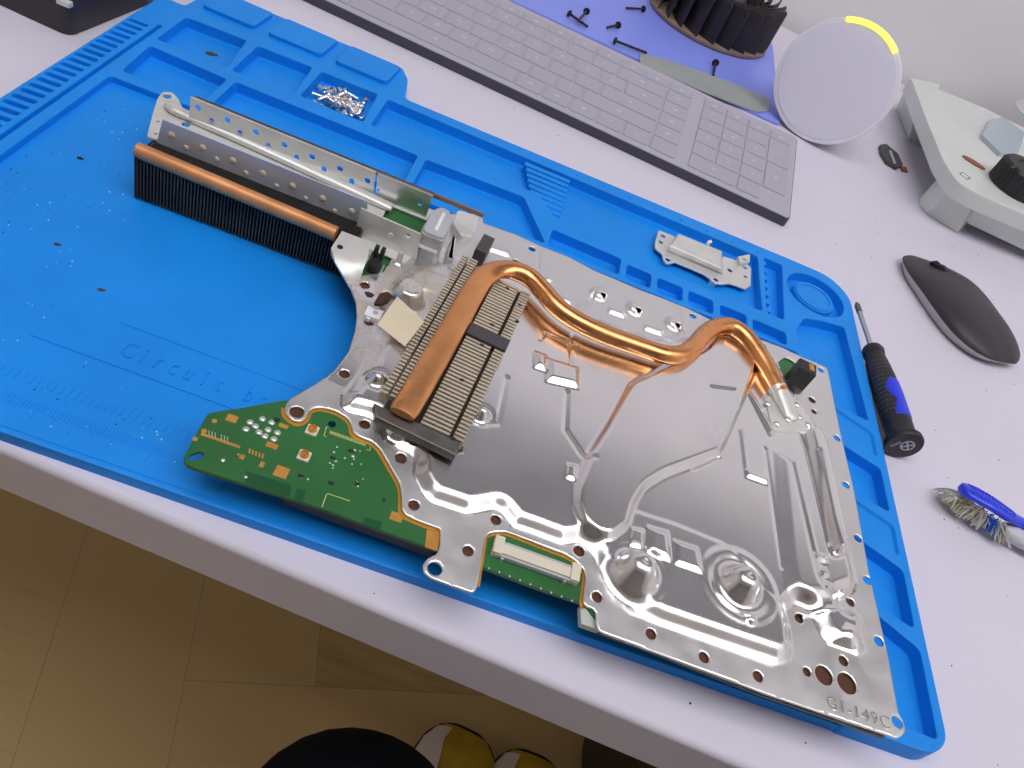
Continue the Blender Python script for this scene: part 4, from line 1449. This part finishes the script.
ok = sdist(loops[0], cen[:, 0], cen[:, 1]) > 0
for h in loops[1:]:
    c = np.array(h).mean(0); near = np.hypot(cen[:, 0] - c[0], cen[:, 1] - c[1]) < 16
    ok[near] &= sdist(h, cen[near, 0], cen[near, 1]) < 0
tri = tri[ok]
a_, b_, c_ = pts[tri[:, 0]], pts[tri[:, 1]], pts[tri[:, 2]]
sg = (b_[:, 0] - a_[:, 0]) * (c_[:, 1] - a_[:, 1]) - (c_[:, 0] - a_[:, 0]) * (b_[:, 1] - a_[:, 1])
tri[sg < 0] = tri[sg < 0][:, ::-1]
hz = ZB + field(pts[:, 0], pts[:, 1])
used_ = np.unique(tri)
remap = -np.ones(len(pts), int); remap[used_] = np.arange(len(used_))
geo = (np.column_stack([pts[used_], hz[used_]]).tolist(), remap[tri].tolist())
ctri = pts[tri].mean(1)
mi_ = (sdist(rp(A_MAIN), ctri[:, 0], ctri[:, 1]) < .4)
soil = np.hypot(ctri[:, 0] - B(385, 300, 23)[0], ctri[:, 1] - B(385, 300, 23)[1]) < 52
shield = mk('top_shield', geo + ((mi_ & ~soil).astype(int).tolist(),), [M['soiled'], M['flange']], bd, 62)
so = shield.modifiers.new('thickness', 'SOLIDIFY'); so.thickness = .0008; so.offset = -1


def shield_z(x, y): return ZB + float(field(np.array([x]), np.array([y]))[0])


st = B(857.5, 713.3, ZB)
sub_code = mk('stamped_code', text_geo('G1-149C', 6.4, .6, st[0], st[1], ZB - .1, 0.0, 1.06), M['screw'], shield, 0)
pl_ = B(830, 697, ZB)
# pcb ---------------------------------------------------------------
PC = [(207.5, 413.5), (215, 411.5), (238, 408.5), (262, 404), (285, 400), (293, 401), (318, 388), (336, 373.5), (351, 353), (358, 333), (360, 317), (359, 302), (354.5, 290), (347, 278), (340, 265), (335, 253), (338, 245), (346, 238), (420, 215), (500, 236), (640, 297), (760, 346), (805, 364), (815, 372), (822, 420), (850, 560), (866, 640), (870, 700),
      (862, 727), (700, 669), (603, 630), (584, 604), (540, 589), (480, 566), (455, 556), (440, 551), (400, 537), (320, 508), (292, 499), (220, 476), (190, 466.5), (184.5, 463), (183.5, 458), (195, 436)]
pcb_l = rnd(B2(PC, 20.8), 1.2, 3)
ph = []
sl_ = ccw(B2([(188, 458), (190, 454), (199, 451), (204, 453), (204, 457), (195, 460), (189, 461)], 20.8))
hole2 = B(332, 424, 20.8)
pcb = mk('printed_board', plate(pcb_l, ph + [sl_, circ(hole2[0], hole2[1], 1.5, 14)], 19.3, 20.8, .15), M['pcb'], bd, 40)


def strip(path, w0, w1, z0, z1):
    """flat ribbon along a path, from offset w0 to offset w1 on its side"""
    P = [np.array(p[:2]) for p in path]
    L, R = [], []
    for i in range(len(P)):
        t = P[min(i + 1, len(P) - 1)] - P[max(i - 1, 0)]
        t = t / np.linalg.norm(t); nn = np.array([-t[1], t[0]])
        L.append(P[i] + nn * w0); R.append(P[i] + nn * w1)
    v, f = [], []
    for l, r_ in zip(L, R):
        v += [(l[0], l[1], z0), (l[0], l[1], z1), (r_[0], r_[1], z1), (r_[0], r_[1], z0)]
    for i in range(len(P) - 1):
        a, b = i * 4, i * 4 + 4
        for k in range(4):
            f.append((a + k, a + (k + 1) % 4, b + (k + 1) % 4, b + k))
    f.append((0, 1, 2, 3)); n_ = len(v) - 4; f.append((n_ + 3, n_ + 2, n_ + 1, n_))
    return v, f


for x, y, r in hc:
    if sdist(pcb_l, np.array([x]), np.array([y]))[0] > r + .3:
        mk('plated_pad', slab(circ(x, y, r + .7, 18), 20.7, 20.9), M['brownpad'], pcb, 0)
e0 = B2([(440, 528.5), (425, 523.5), (407, 516), (402, 510), (402, 498), (400, 484), (390, 466), (380, 449), (373, 442), (360, 437), (353, 432), (352, 425), (347, 417.5), (335, 410.5), (323, 407.5), (315, 407.5), (309, 411), (307, 417), (300, 422), (292, 420), (285.5, 413), (285, 406)], ZB)
e1 = B2([(585, 605.5), (583, 601.6), (586, 578), (584, 569), (576, 561), (566, 554.5), (551, 549), (527, 539.5), (506, 531.5), (494, 532), (487, 534.5), (485, 540), (478, 585)], ZB)
pe = strip(spline([(*p,) for p in e0], 3), -1.6, 1.1, 20.75, 20.95)
pf = strip(spline([(*p,) for p in e1], 3), -1.6, .9, 20.75, 20.95)
mk('ground_strip', join(pe, pf), M['pcbedge'], pcb, 0)
gp_ = [slab(ccw(B2([(427, 528), (441, 532), (437, 551), (425, 547)], 20.85)), 20.7, 20.92)]
for x, y, w_, h_ in ((396.5, 517, 4.2, 3.4), (281.5, 472, 4.4, 4.4), (232, 418.5, 3.6, 3.0), (283.5, 426, 3.2, 1.7), (272, 445.5, 3.9, 2.2), (262, 464.5, 1.5, 2.2), (242, 457, 1.6, 1.9), (238.5, 454.5, .8, .9)):
    c = B(x, y, 20.85); gp_.append(slab(rect(c[0] - w_ / 2, c[1] - h_ / 2, c[0] + w_ / 2, c[1] + h_ / 2, .15, 2), 20.7, 20.92))
for k in range(5): gp_.append(slab(B2([(249 + k * 3.3, 448.5 + k * 1.3), (251 + k * 3.3, 449 + k * 1.3), (250 + k * 3.3, 453.5 + k * 1.3), (248.2 + k * 3.3, 453 + k * 1.3)], 20.85), 20.7, 20.92))
gp_.append(slab(B2([(201.5, 432.5), (240.5, 446), (239.5, 448.5), (200.5, 435)], 20.85), 20.7, 20.92))
for x, y in ((214.5, 421), (195, 439), (204, 431)): c = B(x, y, 20.85); gp_.append(slab(circ(c[0], c[1], .9, 10), 20.7, 20.92))
for g in gp_: mk('gold_pad', g, M['gold'], pcb, 0)
sd_ = []
for x, y in ((246, 429), (250, 422), (259, 432), (255.5, 426), (262.5, 418.7), (268, 429.5), (265, 436), (271.5, 422.3), (277.5, 432.5), (274, 439)):
    c = B(x, y, 20.85); sd_.append(dome(c[0], c[1], 20.7, 1.25, .55, 12, 3))
for x, y, q_ in ((223, 460, .8), (246, 477, .7), (334, 452, .5), (336, 461, .55), (333, 465, .55), (330, 463, .45), (337, 447, .45), (355, 450, .6), (353, 456, .7), (360, 451, .4), (354, 459, .4), (345, 458, .45), (361, 464, .4), (352, 464, .4), (333, 468, .4), (358, 486, .5), (357, 482, .5), (363, 479, .4), (331, 482, .5), (302, 477, .5), (308, 479, .5)):
    c = B(x, y, 20.85); sd_.append(dome(c[0], c[1], 20.7, q_, .35, 8, 2))
for k in range(11):
    c = B(489 + k * 10.4, 568 + k * 4.05, 20.85); sd_.append(dome(c[0], c[1], 20.7, .42, .25, 8, 2))
for k in range(7):
    if k == 3: continue
    for j in range(3): c = B(209 + k * 3.1, 431 + k * 1.05 + j * 1.8, 20.85); sd_.append(dome(c[0], c[1], 20.7, .3, .2, 6, 2))
for g in sd_: mk('solder_dot', g, M['solder'], pcb, 60)
tr_ = []
for l in ([(246, 471), (291, 485), (290, 497), (245, 483)], [(297, 488), (306, 491), (303, 502), (294, 499)], [(364, 517), (382, 522), (380, 530), (363, 524)]): tr_.append(slab(B2(l, 20.85), 20.7, 20.9))
mk('mask_windows', join(*tr_), M['pcbd'], pcb, 0)
sk_ = [slab(B2([(330, 430), (366, 442.5), (365, 447), (329, 434)], 20.85), 20.75, 20.76)]
sx = []
for k in range(22):
    x, y = 330 + k * 1.65, 430.4 + k * .585
    sx.append(slab(B2([(x, y), (x + 1.0, y + .35), (x + .7, y + 3.6), (x - .3, y + 3.2)], 20.85), 20.75, 20.88))
for l in ([(329, 427), (326.5, 427), (323.8, 435.8), (326.5, 436.6)], [(366, 449.5), (369.8, 450.4), (370.8, 446.6)], [(322, 507), (326.5, 494.5), (328.5, 493.8), (350, 501)]):
    sx.append(strip(B3([(x, y, 20.85) for x, y in l]), -.16, .16, 20.75, 20.88))
mk('printed_marks', join(*sx), M['silk'], pcb, 0)
for x, y in ((312, 431), (304, 456.5)):
    c = B(x, y, 20.85)
    sk2 = mk('antenna_socket', slab(rect(c[0] - 2.1, c[1] - 2.1, c[0] + 2.1, c[1] + 2.1, .4, 2), 20.8, 21.6, .15), M['cream'], pcb)
    mk('socket_ring', move(lathe([(1.5, 0), (1.5, 1.2), (1.1, 1.2), (1.0, .4), (.4, .4), (.3, 1.0), (.05, 1.0)], 18), c[0], c[1], 21.5), M['gold'], sk2)
cmp_ = []
for x, y, w_, h_ in ((277, 420, 1.0, .8), (331, 483, .9, .6), (357, 484, .8, .6), (301, 476, .9, .5), (351, 451, 1.0, .45), (333, 458, .9, .45), (384, 500, .6, .4)):
    c = B(x, y, 20.85); cmp_.append(slab(rect(c[0] - w_, c[1] - h_, c[0] + w_, c[1] + h_, .15, 2), 20.75, 21.2, .1))
mk('small_components', join(*cmp_), M['blackp'], pcb)
# ribbon connector ---------------------------------------------------
c0, c1 = np.array(B(493, 539, 21)), np.array(B(577, 571, 21))
fx0, fx1, fy0, fy1 = 261.5, 293.0, 8.2, 14.8
ffc = mk('ribbon_connector', join(slab(rect(fx0, fy0, fx0 + 3.4, fy1 + .3, .3, 2), 20.8, 24.0, .25), slab(rect(fx1 - 3.4, fy0, fx1, fy1 + .3, .3, 2), 20.8, 24.0, .25), slab(rect(fx0 + 3, fy0 + .9, fx1 - 3, fy1 - 1.8), 20.8, 23.4, .3), slab(rect(fx0 + 3, fy1 - 2.6, fx1 - 3, fy1 - .2), 20.8, 22.3, .2)), M['cream'], bd)
mk('contact_row', slab(rect(fx0 + 4, fy1 - 2.0, fx1 - 4, fy1 - .6), 22.2, 22.7, .1), M['greyp'], ffc)
mk('latch_bar', join(slab(rect(fx0 + 1, fy0 - .2, fx1 - 1, fy0 + .8, .2, 2), 21.2, 23.0, .2), slab(rect(fx0 + 3.6, fy0 - .9, fx0 + 4.6, fy0 + .6), 20.8, 22.4, .1), slab(rect(fx1 - 5.2, fy0 - .9, fx1 - 4.2, fy0 + .6), 20.8, 22.4, .1)), M['greyp'], ffc)
# lower shield, added shade block and the pale tab under the front edge ----
low = off(rnd(B2([(345, 405), (352, 330), (420, 235), (500, 245), (640, 300), (760, 350), (812, 372), (845, 550), (862, 700), (700, 655), (606, 622), (586, 560), (520, 530), (470, 560), (440, 520), (405, 490), (360, 430)], 19), 3, 3), 3)
mk('lower_shield', slab(low, 8.7, 19.2, 2, 2), M['dsteel'], bd)
edge2 = B2([(600, 629), (640, 643), (768, 693), (852, 722), (889, 735.5), (893, 730), (880, 690), (700, 630), (640, 610)], ZB)
mk('lower_rim', slab(rnd(edge2, .6, 2), 18.3, 19.3, .2), M['dsteel'], bd)
mk('shade_block', slab(rnd([(190, 6.5), (244, 6.0), (244, 30), (196, 34)], 2, 3), 11, 19.2, 1), M['blackp'], bd)  # black block added for the dark shade under the board
mk('plastic_tab', slab(rnd(B2([(579, 606), (600, 611), (600, 632), (580, 625)], 19.2), .5, 2), 17.6, 20.2, .4), M['palep'], bd)
# copper heat pipe ---------------------------------------------------
hp_px = [(402, 414, 33.2), (418, 388, 33.2), (436, 357, 33.2), (455, 324, 33.2), (470, 297, 33.2), (480, 281, 33.2), (489, 273, 33.1), (501, 269.5, 33), (515, 271, 32.8), (530, 278, 32.6), (543, 291, 32.3), (555, 305, 32), (570, 317, 31.8), (588, 327, 31.6), (610, 336.5, 31.4), (640, 347, 31.2),
         (662, 354, 31.2), (680, 354.5, 31.2), (693, 347, 31.2), (703, 336, 31.2), (713, 328.5, 31.2), (725, 326, 31.2), (736, 329, 31), (748, 339, 30.6), (758, 353, 30), (767, 368, 29.2), (776, 386, 28.4), (780, 394, 28)]
hp_path = spline(B3(hp_px), 5)
n = len(hp_path); fl_ = []
for i in range(n):
    t = i / (n - 1)
    k = ss(np.array([(t - .20) / .12]))[0]
    w = 5.2 + (4.5 - 5.2) * k; hgt = 2.2 + (4.3 - 2.2) * k
    if i == 0: w, hgt = 4.6, 1.7
    fl_.append((w, hgt))
pipe = mk('heat_pipe', tube(hp_path, 1, 22, (0, 0, 1), fl_), M['copper'], bd, 60)
sl_px = [(777, 388, 28.4), (782, 398, 27.8), (787, 407, 27.4), (791, 415, 27.0), (793.5, 421, 26.6)]
slp = spline(B3(sl_px), 4)
mk('pipe_sleeve', tube(slp, 1, 18, (0, 0, 1), [(4.7 - i * .04, 4.4 - i * .2) if i < len(slp) - 2 else (2.4, 1.0) for i in range(len(slp))]), M['zinc'], bd, 60)
hd = rnd(B2([(765, 398), (778, 391), (800, 402), (816, 428), (808, 432), (795, 431), (774, 431)], ZB + 4), 1, 3)
hplate = mk('clamp_plate', slab(hd, ZB + 3.2, ZB + 4.1, .3), M['zinc'], bd)
rv_ = []
for x, y in ((768, 404), (797, 405), (777, 424), (808, 425), (786, 400), (799, 417), (788, 420)):
    c = B(x, y, ZB + 4.1); rv_.append(dome(c[0], c[1], ZB + 4.0, 1.9, 1.1, 12, 3))
mk('rivets', join(*rv_), M['steel'], hplate, 60)
# comb heat sink under the pipe --------------------------------------
cA = np.array(B(404, 415, 31)[:2]); cBv = np.array(B(478, 281, 31)[:2])
ca = (cBv - cA) / np.linalg.norm(cBv - cA); cn = np.array([ca[1], -ca[0]])      # along the pipe, across to the right
def CF(a, c): p = cA + ca * a + cn * c; return (float(p[0]), float(p[1]))
hs = thing  # (parts below)
zc0, zc1 = ZB + 3.4, 30.6
cbm = mk('heat_sink_block', slab([CF(-1, -8), CF(100, -9.5), CF(99, 3), CF(97, 22), CF(-1, 21)], zc0 - .2, zc0 + 2.4, .3), M['dark'], bd)
fg = []
for k in range(47):
    a = .5 + k * 2.05
    if a < 96:
        for c0_, c1_ in ((6.4, 17.6), (19.0, 23.2)):
            fg.append(slab([CF(a, c0_), CF(a, c1_), CF(a + 1.25, c1_), CF(a + 1.25, c0_)], zc0 + 1, zc1, .15, seg=1))
    for c0_, c1_ in ((-11.6, -8.8), (-8.0, -4.4)):
        fg.append(slab([CF(a + 6, c0_), CF(a + 6, c1_), CF(a + 7.2, c1_), CF(a + 7.2, c0_)], zc0 + 1, zc1 - .3, .15, seg=1))
mk('cross_fins', join(*fg), M['combfin'], cbm, 30)
ebl = []
ebl.append(slab([CF(-5.6, -8.5), CF(-6.4, 22.5), CF(.2, 22.5), CF(.2, -11.5)], zc0 + 1.5, zc1 - .2, .8))
mk('end_bracket', ebl[0], M['dsteel'], cbm)
mk('cross_bar', slab([CF(53.5, 5.8), CF(53.5, 23.5), CF(60.5, 23.5), CF(60.5, 5.8)], zc1 - .4, zc1 + 1.1, .3), M['dgrey'], cbm)
mk('black_tab', slab([CF(107, -8.0), CF(107, -2.5), CF(121, -2.5), CF(121, -8)], zc0 - 1, zc1 + 1.6, .5), M['dgrey'], cbm)
bts = []
for a, c in ((51, 13), (65, 13), (74, 22), (92, 12), (85, 20), (-.5, 18.5), (28, 12)): bts.append(slab([CF(a, c), CF(a, c + 1.6), CF(a + 1.2, c + 1.6), CF(a + 1.2, c)], zc1 - .1, zc1 + .15))
mk('black_nicks', join(*bts), M['blackp'], cbm, 0)
# big dusty fin stack with its own pipe ------------------------------
fs = mk('fin_gap_fill', box(76.6, 132.0, 6.2, 171.0, 164, 25.6), M['soot_shade'], bd)  # dark block filling the fin gaps, their shade put into its colour
fg = []
N_ = 66
for k in range(N_):
    u = 76.0 + k * (95.5 / (N_ - 1))
    fg.append(box(u - .28, 130.2, 6.0, u + .28, 133.2, 28.0)); fg.append(box(u - .28, 133.2, 6.0, u + .28, 165, 26.6))
mk('fins', join(*fg), M['fin'], fs, 0)
mk('side_fin', box(74.9, 130.0, 5.9, 75.6, 165, 26.7), M['soot_shade'], fs)
fp0 = B(137.5, 150.0, 28.2); fp1 = B(336, 234, 28.2)
mk('fin_pipe', tube(spline([fp0, ((fp0[0] * 2 + fp1[0]) / 3, (fp0[1] * 2 + fp1[1]) / 3, 28.3), ((fp0[0] + 2 * fp1[0]) / 3, (fp0[1] + 2 * fp1[1]) / 3, 28.3), fp1], 4), 3.3, 20), M['copperf'], bd, 60)
mk('dust_felt', slab([(77, 135.5), (171, 133.5), (171, 145), (77, 145)], 26.3, 27.6, .5), M['soot_shade'], fs)
# folded channel bracket behind the fins ------------------------------
VW0, VW1 = 144.0, 166.0
def vplate(outline, hls, v, t):
    """upright plate in the plane y = v from (x, z) outlines, t thick"""
    g = plate(outline, hls, 0, t)
    return [(p[0], v + p[2], p[1]) for p in g[0]], [q[::-1] for q in g[1]]
rvp = [(171.7, 135), (186.3, 147.5), (202.8, 147.8), (216.7, 159), (232.8, 160.5), (246, 173), (262.8, 173.3), (276.7, 185.8), (292.5, 185.8), (305.8, 198.3), (322.5, 198.3), (334.7, 210.8), (351.7, 211.2)]
chb = mk('channel_front', vplate([(77.3, 26.9), (172.4, 26.9), (170, 39.8), (79.8, 39.8)], [], VW0 - .4, .8), M['bluesteel'], bd)
rg_ = []
for i, (x, y) in enumerate(rvp):
    p = BV(x, y, VW0 - .5)
    rr = 1.55 if i % 2 == 0 else 1.15
    rg_.append(aim(dome(0, 0, 0, rr, .45, 14, 3), p, (p[0], p[1] - 1, p[2])))
mk('rivets', join(*rg_), M['cream'], chb, 60)
fl0 = [(62, 150), (72, 146), (176, 144.5), (198, 146), (214, 150), (214, 158), (206, 168), (205, 171), (90, 170), (80, 170)]
win = rect(176.5, 148, 200, 164.5)
fh = [win, circ(*B(186, 124, 28)[:2], 1.9, 14)]
mk('channel_floor', plate([(77.5, 143.9), (205, 143.7), (205, 166.6), (72, 166.6)], fh, 27.2, 28.0, .2), M['zinc'], chb)
mk('floor_board', plate([(p[0], p[1]) for p in off(win, -2.5)], [], 25.5, 26.3), M['pcb'], chb)
rt = spline([B(169, 104, 29.2), B(174, 109, 29.5), B(182, 113, 29.5), B(250, 143, 29.5), B(330, 179.5, 29.5), B(392, 208, 29.2)], 4)
mk('rolled_rib', tube(rt, 1, 16, (0, 0, 1), [(2.0, 1.2)] + [(3.0, 1.9)] * (len(rt) - 2) + [(2.6, 1.5)]), M['zinc'], chb, 60)
wl0 = BV(189, 123, VW1); wl1 = BV(191, 93.5, VW1); wr1 = BV(375, 175, VW1); wr0 = BV(374, 192, VW1)
hl_ = []
for i, (x, y) in enumerate([(198, 107.5), (211.7, 121.7), (227.5, 120), (240, 133.7), (256, 132), (268.3, 146.7), (284.5, 144.7), (296.7, 158.3), (312, 156.7), (324, 170), (340, 168.7), (351.7, 181.7), (367.5, 180.8)]):
    p = BV(x, y, VW1)
    hl_.append(circ(p[0], p[2], 1.5, 14) if i % 2 == 0 else circ(p[0], p[2], 1.35, 14, 2.0))
zt = (wl1[2] + wr1[2]) / 2
wall_r = mk('channel_rear', vplate([(wl0[0], 27.6), (wr0[0], 27.6), (wr1[0], zt), (wl1[0], zt)], hl_, VW1 - .3, .8), M['zinc'], chb)
we1 = BV(432, 198, VW1); 
mk('channel_end_piece', vplate([(wr0[0] + 1.2, 27.6), (we1[0], 27.6), (we1[0], zt - .4), (wr1[0] + 1.2, zt - .2)], [circ(*[BV(x, y, VW1)[k] for k in (0, 2)], r_, 12) for x, y, r_ in ((378.5, 190, .8), (420.5, 203.5, 1.0))], VW1 - .3, .8), M['steelr'], chb)
bb0, bb1 = BV(196, 92, VW1 + 3), BV(484, 214, VW1 + 3)
mk('rear_rail', join(box(bb0[0], VW1 + 2.0, zt - 2.6, bb1[0], VW1 + 3.4, zt - .5, .3), box(bb0[0], VW1 + .2, zt - 1.4, bb1[0] - 24, VW1 + 3.2, zt - .5, .2)), M['rail'], chb)
tb0 = rnd(B2([(158, 97), (163, 91.5), (172, 92), (178, 98), (185, 112), (181, 118), (166, 121), (159, 140), (147, 136), (153, 112)], 27.9), 1.2, 4)
mk('end_tab', plate(tb0, [circ(*B(167, 96, 27.9)[:2], 1.9, 16), circ(*B(158, 121, 27.9)[:2], .7, 10), circ(*B(156, 133.5, 27.9)[:2], .7, 10)], 26.9, 27.9, .2), M['zinc'], chb)
# lower folded piece beside the pin header
lf0 = BV(361, 208, 141.5); lf1 = BV(421, 234, 141.5); lf2 = BV(420, 247, 141.5); lf3 = BV(357, 224, 141.5)
mk('folded_wall', vplate([(lf3[0], 22.2), (lf2[0], 22.2), (lf1[0], lf1[2]), (lf0[0], lf0[2])], [circ(*[BV(x, y, 141.5)[k] for k in (0, 2)], 1.3, 12) for x, y in ((391, 234.5), (408, 236))], 141.2, .8), M['zinc'], chb)
rp_ = B2([(357, 226), (420, 250), (404, 263), (366, 247), (358, 236)], ZB + .6)
mk('folded_foot', slab(rnd(rp_, 1, 3), ZB - .1, ZB + .6, .2), M['zinc'], chb)
rw_ = [[B(x, y, z) for x, y, z in r_] for r_ in ([(342, 231, 28.9), (350, 234, 28.9), (358, 237, 28.9), (370, 243, 28.9)], [(331, 248, 28.7), (343, 252, 28.7), (354, 255, 28.7), (368, 257, 28.6)], [(335, 262, 27.4), (344, 264, 27.4), (353, 266, 27.2), (364, 267, 26.5)], [(346, 280, 22.8), (351, 280, 22.8), (356, 279, 22.8), (361, 277.5, 22.8)])]
tv, tf_ = [], []
for dz in (0, -.8):
    for r_ in rw_: tv += [(p[0], p[1], p[2] + dz) for p in r_]
for i in range(3):
    for j in range(3):
        k = i * 4 + j
        tf_ += [(k, k + 4, k + 5, k + 1), (k + 16, k + 17, k + 21, k + 20)]
edge_ = [0, 1, 2, 3, 7, 11, 15, 14, 13, 12, 8, 4]
for i in range(12):
    a, b = edge_[i], edge_[(i + 1) % 12]
    tf_.append((a, b, b + 16, a + 16))
tabp = mk('bent_tab', (tv, tf_), M['zinc'], bd, 50)
th_ = B(340, 247, 28.8)
mk('tab_hole', slab(circ(th_[0], th_[1], 1.3, 14), 28.6, 29.0), M['boxnavy'], tabp, 0)
# grey rubber boot and the raised end of the channel
g0 = B2([(430, 258), (452, 262), (455, 240), (433, 236)], ZB)
bt_ = [np.array(B(437, 247, ZB)), np.array(B(437, 240, 26)), np.array(BV(440, 222, 150)), ]
bcx, bcy = B(428, 252, ZB)[:2]
boot = mk('grey_boot', loft([[(x, y, z) for x, y in off(ccw(rnd([(bcx - w, bcy - d_), (bcx + w, bcy - d_), (bcx + w, bcy + d_), (bcx - w, bcy + d_)], 2.4, 4)), 0)] for w, d_, z in ((5.2, 4.5, ZB), (5.2, 4.5, 32), (5.6, 4.8, 32.4), (5.6, 4.8, 33.8))] +
                             [[(x + 0, y + 1.0, z) for x, y in ccw(rnd([(bcx - w, bcy - d_), (bcx + w, bcy - d_), (bcx + w, bcy + d_), (bcx - w, bcy + d_)], 2.4, 4))] for w, d_, z in ((5.0, 4.2, 34.8), (3.5, 3.0, 35.3))]), M['greyp'], bd, 50)
mk('boot_cap', slab(rnd([(bcx - 5.2, bcy - 4.6), (bcx + 5.2, bcy - 4.6), (bcx + 5.6, bcy + 12), (bcx + 2, bcy + 18), (bcx - 2, bcy + 18), (bcx - 5.2, bcy + 12)], 3, 4), 33.2, 35.6, 1.0), M['greyp'], boot)
mk('boot_groove', tube([(bcx + .2, bcy - 2, 35.5), (bcx + .4, bcy + 13, 35.5)], .9, 10), M['white'], boot)
e0_ = rnd(B2([(452, 222), (458, 208), (480, 216), (476, 232), (462, 236)], ZB + 4), 3.0, 5)
mk('end_hump', slab(e0_, ZB - .2, ZB + 3.6, .8), M['zinc'], bd, 60)
e2_ = rnd(B2([(446, 250), (452, 236), (458, 240), (455, 258), (449, 262)], ZB + 3), 1, 3)
mk('side_hump', loft([[(x, y, ZB - .2) for x, y in e2_], [(x, y, ZB + 3.6) for x, y in off(e2_, .7)], [(x, y, ZB + 4.2) for x, y in off(e2_, 1.4)]]), M['zinc'], bd, 60)
# pin header, sockets, tape, burnt patch ------------------------------
hx = B(374, 268, 21)
hdr = mk('pin_header', join(slab(rect(hx[0] - 2.2, hx[1] - 4.0, hx[0] + 2.2, hx[1] + 4.0, .3, 2), 20.8, 25.5, .3)), M['blackp'], bd)
pg_ = []
for dx in (-1.3, 1.5):
    pg_.append(slab(rect(hx[0] + dx - .9, hx[1] + 1.2, hx[0] + dx + .9, hx[1] + 3.8, .3, 2), 25, 31, .4))
mk('header_posts', join(*pg_), M['blackp'], hdr)
mk('header_legs', join(*[slab(rect(hx[0] + 3.2 + k * 1.5, hx[1] - 3, hx[0] + 3.9 + k * 1.5, hx[1] + 3.2), 20.8, 22.3, .2) for k in range(3)]), M['solder'], hdr)
tq = [B(397, 297, 30.2), B(424, 322, 30.5), B(405, 347, 27.6), B(377, 325, 27.0)]
tv = []
for dz in (0, .35):
    for p in tq: tv.append((p[0], p[1], p[2] + dz))
tape = mk('tape_square', (tv, [(0, 1, 2, 3), (7, 6, 5, 4), (0, 4, 5, 1), (1, 5, 6, 2), (2, 6, 7, 3), (3, 7, 4, 0)]), M['tape'], bd, 0)
tape.data.flip_normals()
for x, y, s_ in ((374.5, 311, 1.0), (388.5, 294, .8)):
    c = B(x, y, ZB + 3)
    zz = shield_z(c[0], c[1])
    w = mk('white_socket', join(slab(rect(c[0] - 3.4 * s_, c[1] - 3 * s_, c[0] + 3.4 * s_, c[1] + 3 * s_, .5, 2), zz - .6, zz + 2.2, .4), slab(rect(c[0] - 2 * s_, c[1] - 3.8 * s_, c[0] - .4 * s_, c[1] - 2.5 * s_), zz - .6, zz + 1.4, .2)), M['cream'] if s_ < 1 else M['white'], bd)
    mk('socket_hole', slab(circ(c[0] + .6, c[1] + .2, 1.2 * s_, 12), zz + 2.1, zz + 2.3), M['greyp'], w, 0)
for l in ([(372, 309), (378, 299), (386, 297), (391, 301), (386, 307), (379, 310)], [(365, 288), (370, 288), (376, 291), (373, 294), (368, 293)]):
    q_ = B2(l, ZB + 2.2); zz = max(shield_z(*p) for p in q_)
    mk('burnt_patch', slab(rnd(q_, .8, 3), zz - 1.2, zz + .25, .2), M['stain'], bd)
# black upright socket by the far corner ------------------------------
sx0 = B(795, 383, ZB)
q_ = B2([(788, 381), (803, 388), (806, 382), (796, 371), (789, 370)], ZB)
sock = mk('black_socket', slab(rnd([(sx0[0] - 5, sx0[1] - 2.2), (sx0[0] + 4.2, sx0[1] - 3.6), (sx0[0] + 5.4, sx0[1] + 5), (sx0[0] - 3.8, sx0[1] + 6)], .6, 2), 20.8, 33, .6), M['blackp'], bd)
mk('socket_slot', slab(rect(sx0[0] + 1, sx0[1] - .5, sx0[0] + 3.6, sx0[1] + 4), 32.9, 33.1), M['gold'], sock, 0)
# ================================================================== colour management
for o in bpy.data.objects:
    if 'org' in o.keys(): del o['org']
SC.view_settings.view_transform = 'Standard'
SC.view_settings.look = 'None'
SC.view_settings.exposure = 0.0
SC.view_settings.gamma = 1.0
SC.view_settings.use_curve_mapping = False
